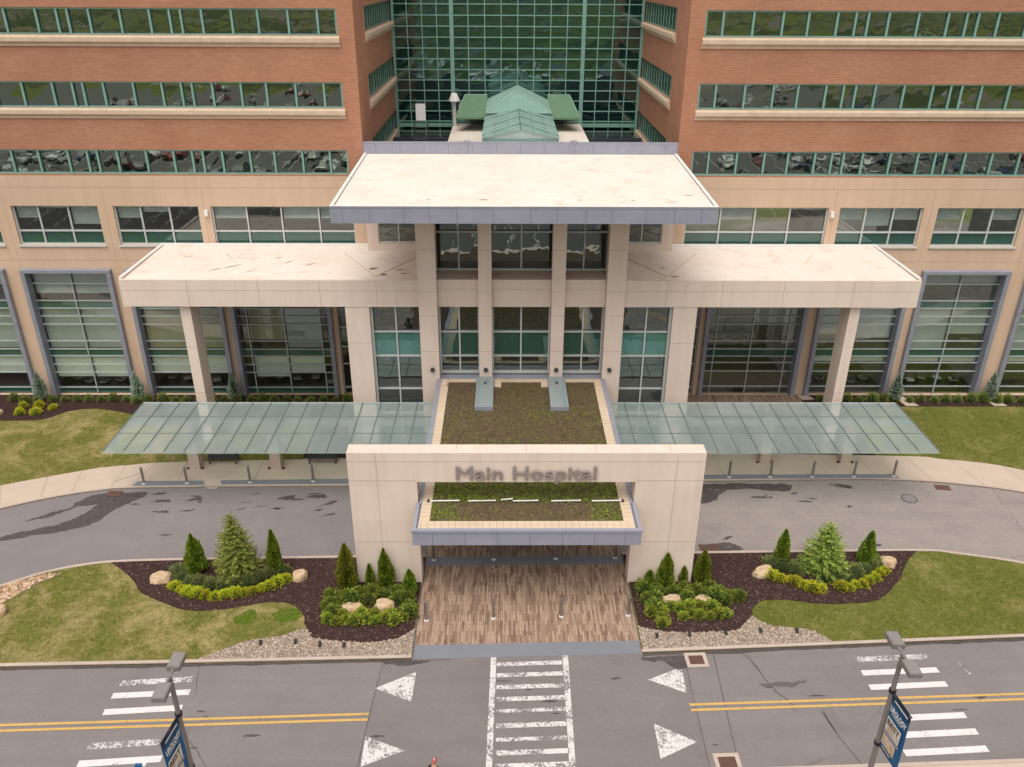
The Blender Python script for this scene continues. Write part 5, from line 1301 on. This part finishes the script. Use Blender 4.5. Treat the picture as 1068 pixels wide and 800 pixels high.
# ------------------------------------------------------------------ plants
def card(mb, p, d, nrm, L, W):
    d = d.normalized(); sd = d.cross(nrm)
    if sd.length < 1e-4: sd = d.orthogonal()
    sd = sd.normalized()*W/2
    mb.face([p, p+d*L*.45+sd, p+d*L, p+d*L*.45-sd])
def tree_parts(root, h, tr, crown_mb, crown_mats):
    mb = MB(); mb.tube((0,0,0),(0,0,h*.5),tr,tr*.4,8); mb.build('trunk', M['bark'], root)
    return crown_mb.build('crown', crown_mats, root)
def arborvitae(h, r, seed, n, lean=0, fork=False):
    R_ = random.Random(seed); mb = MB()
    def prof(t): return r*(min(1,(t/.12)**.6) if t < .12 else (1-((t-.12)/.88)**1.95)*.98+.02)
    mb.mi = 1
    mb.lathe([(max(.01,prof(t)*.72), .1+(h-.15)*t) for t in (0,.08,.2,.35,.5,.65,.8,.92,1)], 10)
    mb.mi = 0
    ph = R_.uniform(0,6)
    for _ in range(n):
        t = R_.random()**1.25; a = R_.uniform(0,6.283)
        lump = 1+.13*math.sin(3*a+7*t+ph)+.10*math.sin(5*a-11*t+ph)+.12*(R_.random()-.5)
        rr = prof(t)*lump*R_.uniform(.78,1.03); z = .06+(h-.12)*t
        if fork and t > .75 and math.cos(a-1) > 0: z -= .22*h*(t-.75)*2
        out = Vector((math.cos(a),math.sin(a),0)); p = Vector((math.cos(a)*rr+lean*t, math.sin(a)*rr, z))
        d = out*R_.uniform(.25,.8)+Vector((0,0,R_.uniform(.5,1.1)))+Vector((R_.uniform(-.3,.3),R_.uniform(-.3,.3),0))
        nv = Vector((-math.sin(a),math.cos(a),R_.uniform(-.4,.4))) if R_.random() < .6 else out
        L = R_.uniform(.10,.19); card(mb, p-d.normalized()*L*.4, d, nv, L, L*R_.uniform(.45,.75))
    return mb
def spruce(h, r, seed):
    R_ = random.Random(seed); mb = MB(); 
    z = .18
    while z < h-.12:
        t = z/h; rr = r*(1-t)**.85*(1 if t > .12 else .9)+.05; nb = max(5, int(15*(1-t)+4))
        a0 = R_.uniform(0,6)
        for k in range(nb):
            a = a0+6.283*k/nb+R_.uniform(-.25,.25); L = rr*R_.uniform(.72,1.14)
            out = Vector((math.cos(a),math.sin(a),0)); side = Vector((-math.sin(a),math.cos(a),0))
            lift = R_.uniform(-.22,.06)+.5*t
            tip = out*L+Vector((0,0,L*lift))
            ns = max(4, int(L/.055))
            for i in range(ns):
                u = (i+.6)/ns; p = Vector((0,0,z))+tip*u+Vector((0,0,-.10*L*u*u+.12*L*max(0,u-.7)))
                wl = (.08+.22*(1-u))*min(1,L*1.4)+.05
                for sgn in (-1,1):
                    d = out*R_.uniform(.55,.9)+side*sgn*R_.uniform(.4,.9)+Vector((0,0,R_.uniform(-.35,.25)))
                    card(mb, p, d, Vector((R_.uniform(-.3,.3),R_.uniform(-.3,.3),1)), wl*R_.uniform(.8,1.2), .05)
                if i % 2 == 0: card(mb, p, out+Vector((0,0,.5)), side, .10, .045)
            card(mb, Vector((0,0,z))+tip, out+Vector((0,0,.25)), side, .14, .06)
        z += .115+.05*(1-t)
    for _ in range(40):
        t = R_.random(); p = Vector((0,0,h-.35+.35*t)); a = R_.uniform(0,6.28); card(mb, p, Vector((math.cos(a),math.sin(a),1.1)), Vector((0,0,1)), .12*(1.2-t), .04)
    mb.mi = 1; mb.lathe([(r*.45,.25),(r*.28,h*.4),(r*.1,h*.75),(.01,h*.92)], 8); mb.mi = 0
    return mb
def mound(h, r, seed, n, L0, L1, wide=.5, upright=.5, squash=1.0):
    R_ = random.Random(seed); mb = MB()
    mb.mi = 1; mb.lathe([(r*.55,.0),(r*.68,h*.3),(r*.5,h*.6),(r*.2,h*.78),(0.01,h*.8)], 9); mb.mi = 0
    ph = R_.uniform(0,6)
    for _ in range(n):
        a = R_.uniform(0,6.283); u = R_.random()**.6; el = math.asin(R_.uniform(.02,1))
        lump = 1+.16*math.sin(3*a+ph)+.12*math.sin(5*a+2*ph+el*4)
        rr = r*math.cos(el)*lump*(.62+.4*u); z = h*math.sin(el)*(.65+.4*u)*(1+.1*math.sin(4*a+ph))
        p = Vector((math.cos(a)*rr, math.sin(a)*rr, z+.03))
        d = Vector((math.cos(a)*math.cos(el), math.sin(a)*math.cos(el), math.sin(el)*.6+upright))+Vector((R_.uniform(-.5,.5),R_.uniform(-.5,.5),R_.uniform(-.3,.3)))
        L = R_.uniform(L0,L1); card(mb, p-d.normalized()*L*.3, d, Vector((R_.uniform(-1,1),R_.uniform(-1,1),R_.uniform(-1,1))), L, L*wide)
    return mb
def evergreen(x, y, h, r, seed, mat, lab, kind='arborvitae_tree', cat='evergreen tree', lean=0, fork=False, n=None):
    t_ = thing(kind, lab, cat, (x,y,ISLZ+.01))
    tree_parts(t_, h, .05, arborvitae(h*1.04, r*.76, seed, n or int(2600*h*r/1.0+500), lean, fork), [mat, M['leaf_core']])
    return t_
def spruce_tree(x, y, h, r, seed, lab):
    t_ = thing('spruce_tree', lab, 'spruce tree', (x,y,ISLZ+.01)); tree_parts(t_, h, .06, spruce(h, r, seed), [M['spruce'], M['leaf_core']])
evergreen(-16.3,32.95,2.3,.62,1,M['arb'],'broad arborvitae with a forked top left of the left island spruce',fork=True)
spruce_tree(-14.2,32.75,3.65,1.28,2,'full spruce with drooping branches, the tallest tree on the left island')
evergreen(-12.4,32.95,2.5,.44,3,M['arb'],'narrow pointed arborvitae right of the left island spruce')
evergreen(-8.6,31.7,2.6,.62,4,M['arb_gold'],'tall yellowish arborvitae at the outer edge of the left portal leg')
evergreen(-7.55,31.95,1.25,.25,5,M['arb'],'tiny slim arborvitae between two tall ones before the left portal leg')
evergreen(-6.75,31.75,2.3,.5,6,M['arb'],'tall notched arborvitae in front of the left portal leg',fork=True)
evergreen(-5.55,31.35,1.4,.42,7,M['arb'],'short arborvitae beside the paved entrance left of the drive')
evergreen(6.1,31.85,.95,.34,8,M['arb'],'short arborvitae beside the paved entrance right of the drive')
evergreen(6.9,31.95,1.85,.5,9,M['arb'],'tall rounded arborvitae in front of the right portal leg')
evergreen(7.8,32.05,1.0,.25,10,M['arb'],'tiny slim arborvitae between two tall ones before the right portal leg')
evergreen(8.75,32.2,1.85,.52,11,M['arb'],'tall arborvitae at the outer edge of the right portal leg')
evergreen(13.05,33.5,2.1,.46,12,M['arb'],'narrow arborvitae left of the right island spruce')
spruce_tree(14.95,32.95,3.05,1.32,13,'full light green spruce, the tallest tree on the right island')
evergreen(17.3,33.5,2.0,.52,14,M['arb'],'leaning arborvitae right of the right island spruce',lean=.1)

protos = {}
def shrub(kind, key, mat, args, x, y, z, sc_, lab, grp, cat='shrub'):
    R_ = rng
    if key not in protos:
        protos[key] = []
        for v in range(3):
            mb = mound(*args[:2], args[2]+v*17, *args[3:])
            me = mb.build(kind, [mat, M['leaf_core']]); protos[key].append([me, False])
    pr_ = R_.choice(protos[key])
    if not pr_[1]: o = pr_[0]; pr_[1] = True
    else: o = pr_[0].copy(); C.objects.link(o)
    s = sc_*R_.uniform(.68,1.0); o.location = (x,y,z); o.rotation_euler = (0,0,R_.uniform(0,6.28)); o.scale = (s*R_.uniform(.92,1.1), s*R_.uniform(.92,1.1), s*R_.uniform(.88,1.12))
    return tag(o, lab, cat, grp)
def along(pts, step):
    c_ = curve(pts, 8); out = [c_[0]]; acc = 0
    for a, b in zip(c_, c_[1:]):
        d = math.dist(a,b); acc += d
        if acc >= step: out.append(b); acc = 0
    return out
BZ = ISLZ+.01
JUN = (.55,.52,101,1300,.06,.13,.35,.7); LIM = (.34,.34,201,620,.05,.10,.6,.6); LEA = (.52,.50,301,520,.09,.17,.62,.4); LIT = (.36,.36,401,330,.08,.15,.65,.4)
BOX = (.55,.42,501,700,.05,.10,.55,.6)
for x, y in along([(-17.2,32.75),(-16.87,32.3),(-15.84,31.8),(-14.67,31.72),(-13.75,31.85),(-13.06,32.3),(-12.42,32.65),(-11.8,33.0)], .52):
    shrub('juniper_shrub','jun',M['juniper'],JUN,x,y+.1,BZ,1.02,'dark grey green juniper shrub in the inner arc of the left island bed','inner arc shrubs of the left island')
for x, y in along([(-17.05,31.75),(-16.33,31.35),(-15.43,31.1),(-14.52,31.12),(-13.64,31.3),(-12.85,31.55),(-12.24,31.95),(-11.7,32.3)], .36):
    shrub('lime_shrub','lime',M['lime'],LIM,x,y+rng.uniform(-.08,.08),BZ,1.1,'low bright yellow green shrub in the outer arc of the left island bed','outer arc shrubs of the left island')
for seg in ([(12.6,33.25),(13.28,32.95),(13.9,32.6)], [(14.95,32.3),(15.59,32.25),(16.44,32.6),(17.32,33.05),(18.1,33.6)]):
    for x, y in along(seg, .5):
        shrub('juniper_shrub','jun',M['juniper'],JUN,x,y+.1,BZ,1.02,'dark grey green juniper shrub in the inner arc of the right island bed','inner arc shrubs of the right island')
for seg in ([(12.3,32.45),(12.74,32.25)], [(13.3,31.95),(13.94,31.65),(14.69,31.45)], [(15.5,31.6),(16.0,31.7),(16.6,31.85)], [(17.1,32.2),(17.41,32.35)], [(17.8,32.65),(18.3,32.9)]):
    for x, y in along(seg, .34):
        shrub('lime_shrub','lime',M['lime'],LIM,x,y+rng.uniform(-.08,.08),BZ,1.12,'low bright yellow green shrub in the outer arc of the right island bed','outer arc shrubs of the right island')
for x, y in [(-9.25,31.0),(-8.64,30.98),(-8.0,31.1),(-7.4,31.2),(-6.86,31.1),(-6.3,31.3),(-5.7,30.9),(-9.2,30.4),(-9.0,29.95),(-5.5,30.35),(-6.1,30.85),(-7.5,30.75),(-8.3,30.75),(-5.45,29.95)]:
    shrub('leafy_shrub','leafy',M['leafy'],LEA,x,y,BZ,1,'leafy dark green shrub behind the boulders by the left portal leg','leafy shrubs by the left portal leg')
for x, y in [(-9.2,29.5),(-8.75,29.3),(-8.3,29.45),(-7.85,29.3),(-7.4,29.5),(-6.95,29.35),(-6.5,29.5),(-6.05,29.4),(-5.65,29.6),(-8.55,29.75),(-7.1,29.8),(-6.2,29.75),(-7.6,29.75)]:
    shrub('light_leafy_shrub','lit',M['leafy_light'],LIT,x,y,BZ,1.1,'light green leafy shrub in front of the boulders by the left portal leg','front shrubs by the left portal leg')
for x, y in [(5.85,31.5),(6.5,31.4),(7.2,31.45),(7.8,31.6),(8.3,31.35),(8.95,31.55),(9.45,31.35),(9.95,31.0),(5.85,30.8),(6.3,30.9),(7.75,30.85),(9.1,30.9),(9.6,30.7),(6.1,30.2),(7.85,31.2),(8.7,31.15),(10.3,30.95)]:
    shrub('leafy_shrub','leafy',M['leafy'],LEA,x,y,BZ,1,'leafy dark green shrub behind the boulders by the right portal leg','leafy shrubs by the right portal leg')
for x, y in [(5.9,29.9),(6.35,29.55),(6.45,29.95),(6.9,30.3),(7.3,30.1),(7.35,29.6),(7.75,30.3),(8.2,30.3),(8.1,29.7),(8.6,29.65),(9.05,29.75),(9.35,29.8),(8.85,30.35),(6.3,29.2),(7.75,29.85)]:
    shrub('light_leafy_shrub','lit',M['leafy_light'],LIT,x,y,BZ,1.05,'light green leafy shrub in front of the boulders by the right portal leg','front shrubs by the right portal leg')
for i in range(29):
    x = -35.2+i*.86
    if -21.3 < x < -18.8 and False: continue
    shrub('boxwood_shrub','box',M['boxwood'],BOX,x+rng.uniform(-.1,.1),51.35+rng.uniform(-.15,.15),.08,1.0,'small boxwood in the row under the left tall window bays','boxwood row under the left bays')
for i in range(17):
    x = 21.3+i*.88
    shrub('boxwood_shrub','box2',M['leafy_light'] if False else M['boxwood'],(.6,.42,601,700,.05,.10,.55,.6),x+rng.uniform(-.08,.08),51.4+rng.uniform(-.1,.1),.08,1.05,'small boxwood in the row under the right tall window bays','boxwood row under the right bays')
for x, y in [(-34.05,50.4),(-33.81,49.5),(-33.0,50.5),(-32.75,49.55),(-31.9,50.2)]:
    shrub('lime_shrub','lime2',M['lime'],(.5,.42,701,620,.06,.12,.6,.6),x,y,.08,1,'yellow green shrub in the mulch before the leftmost tall window bays','lime shrubs by the left facade bed')
def blue_spruce(x, lab):
    t_ = thing('blue_spruce', lab, 'spruce tree', (x,51.6,.08)); tree_parts(t_, 2.0, .04, arborvitae(2.2,.42,int(x*10)+500,1300), [M['bluespruce'], M['leaf_core']])
blue_spruce(-33.35,'pale blue dwarf spruce on the pier left of the first fully visible bay')
blue_spruce(-26.6,'pale blue dwarf spruce on the pier behind the left end of the glass canopy')
blue_spruce(-19.9,'pale blue dwarf spruce on the pier right of the left wing column')
blue_spruce(26.5,'pale blue dwarf spruce behind the right end of the glass canopy')
blue_spruce(33.2,'pale blue dwarf spruce on the pier near the right edge of the photo')

# ------------------------------------------------------------------ parked cars (seen in the window reflections)
def car_mesh():
    mb = MB()
    def loft(secs, mi):
        mb.mi = mi
        for (xa, A), (xb, B) in zip(secs, secs[1:]):
            for i in range(len(A)-1):
                mb.face([(xa,A[i][0],A[i][1]),(xb,B[i][0],B[i][1]),(xb,B[i+1][0],B[i+1][1]),(xa,A[i+1][0],A[i+1][1])])
        for x, S in (secs[0], secs[-1]): mb.face([(x,p[0],p[1]) for p in S])
    def sec(w, zb, zt_): return [(-w,zb),(-w*1.02,(zb+zt_)/2),(-w*.9,zt_),(w*.9,zt_),(w*1.02,(zb+zt_)/2),(w,zb)]
    loft([(-2.25,sec(.7,.4,.72)),(-2.1,sec(.84,.28,.86)),(-1.2,sec(.9,.25,.95)),(1.0,sec(.9,.25,.95)),(2.0,sec(.86,.28,.92)),(2.25,sec(.74,.4,.75))], 0)
    loft([(-1.15,sec(.78,.94,.96)),(-.45,sec(.68,.94,1.40)),(.75,sec(.68,.94,1.42)),(1.6,sec(.76,.93,.98))], 1)
    mb.mi = 0; mb.box(-.5,.8,-.6,.6,1.42,1.45)
    mb.mi = 2
    for x in (-1.4,1.4):
        for y in (-.9,.72): mb.tube((x,y,.32),(x,y+.18,.32),.32,n=12)
    return mb
protos_c = []
for m_ in M_car: protos_c.append([car_mesh().build('parked_car', [m_, M['car_glass'], M['black']]), False])
n_car = 0
for y0 in (-14,-32,-50,-98,-122,-70,4):
    for i in range(-30,31):
        for sd_ in (-2.6,2.6):
            if rng.random() > (.44 if y0 > -60 else .36) or n_car >= 290: continue
            n_car += 1
            p_ = rng.choice(protos_c)
            if not p_[1]: o = p_[0]; p_[1] = True
            else: o = p_[0].copy(); C.objects.link(o)
            o.location = ((i+.5)*2.75+rng.uniform(-.15,.15), y0+sd_+rng.uniform(-.2,.2), -.02); o.rotation_euler = (0,0,math.pi/2*(1 if rng.random() < .5 else -1)+rng.uniform(-.03,.03))
            tag(o, 'parked car in the lot across the road, mirrored in the windows', 'car', 'cars parked across the road')

# ------------------------------------------------------------------ pedestrian
def skin_mesh(name, verts, edges, radii, mat, parent, sub=2, root=0):
    me = bpy.data.meshes.new(name); me.from_pydata(verts, edges, []); o = bpy.data.objects.new(name, me); C.objects.link(o)
    md = o.modifiers.new('skin','SKIN'); 
    for i, r in enumerate(radii):
        sv = me.skin_vertices[0].data[i]; sv.radius = (r, r) if not isinstance(r, tuple) else r; sv.use_root = (i == root)
    s_ = o.modifiers.new('sub','SUBSURF'); s_.levels = sub; s_.render_levels = sub
    bpy.context.view_layer.update()
    m2 = bpy.data.meshes.new_from_object(o.evaluated_get(bpy.context.evaluated_depsgraph_get()))
    bpy.data.objects.remove(o); bpy.data.meshes.remove(me)
    m2.name = name; m2.materials.clear()
    for m_ in (mat if isinstance(mat, list) else [mat]): m2.materials.append(m_)
    m2.polygons.foreach_set('use_smooth', [True]*len(m2.polygons))
    o = bpy.data.objects.new(name, m2); C.objects.link(o); o.parent = parent
    return o
ped = thing('person', 'person in dark jacket and red cap standing left of the crosswalk at the bottom edge', 'person', (-3.5,20.42,.09), RAD(-20))
V = [(0,0,.95),(0,.0,1.12),(0,-.01,1.32),(0,0,1.45),(0,.015,1.53),(0,.03,1.60),(0,.03,1.71)]
Rr = [(.16,.11),(.15,.105),(.185,.115),(.12,.09),.058,.075,.085]
E = [(i,i+1) for i in range(6)]
for s in (-1,1):
    b = len(V); V += [(s*.10,0,.88),(s*.11,.04*s,.50),(s*.115,.06*s-.03,.09),(s*.12,.06*s+.10,.04)]; Rr += [.10,.062,.045,(.045,.035)]
    E += [(0,b),(b,b+1),(b+1,b+2),(b+2,b+3)]
    b = len(V); V += [(s*.18,0,1.41),(s*.25,-.02,1.15),(s*.27,.06,.92),(s*.27,.09,.83)]; Rr += [.065,.048,.036,(.042,.022)]
    E += [(3,b),(b,b+1),(b+1,b+2),(b+2,b+3)]
    for k in range(4):
        c_ = len(V); V += [(s*(.262-.006*k),.06+.022*k,.80),(s*(.255-.006*k),.07+.022*k,.745-(.008 if k in (1,2) else 0)),(s*.245,.078+.02*k,.715)]; Rr += [.011,.010,.008]
        E += [(b+3,c_),(c_,c_+1),(c_+1,c_+2)]
    c_ = len(V); V += [(s*.25,.13,.84),(s*.24,.15,.79)]; Rr += [.012,.009]; E += [(b+3,c_),(c_,c_+1)]
body = skin_mesh('body', V, E, Rr, [M['navy_cloth'],M['jean'],M['skin'],M['shoe']], ped)
for p in body.data.polygons:
    z = p.center.z; ax = abs(p.center.x)
    p.material_index = 2 if (z > 1.50 or (ax > .2 and z < .90)) else 1 if (z < .93 and z > .12 and ax < .2) else 3 if z <= .12 else 0
mb = MB(); mb.lathe([(.095,1.70),(.096,1.75),(.078,1.80),(.04,1.822),(0,1.826)], 16, 0, .03); mb.face([(-.08,.11,1.715),(.08,.11,1.715),(.06,.22,1.70),(-.06,.22,1.70)]); cap_ = mb.build('cap', M['cap'], ped, smooth=True)
mb = MB(); mb.lathe([(.025,1.822),(.02,1.838),(0,1.842)], 8, 0, .03); mb.build('cap_highlight', M['banner_white'], cap_)  # white spot on the crown, painting the head's highlight as colour
mb = MB()
for s in (-1,1): mb.tube((s*.032,.108,1.672),(s*.032,.122,1.672),.011,n=8)
mb.build('eye', M['black'], body)
mb = MB(); mb.tube((0,.105,1.655),(0,.14,1.632),.012,.018,8); mb.tube((-.03,.112,1.595),(.03,.112,1.595),.007,n=6)
for s in (-1,1): mb.tube((s*.085,.02,1.66),(s*.098,.01,1.645),.025,.02,8)
mb.build('face', M['skin'], body)
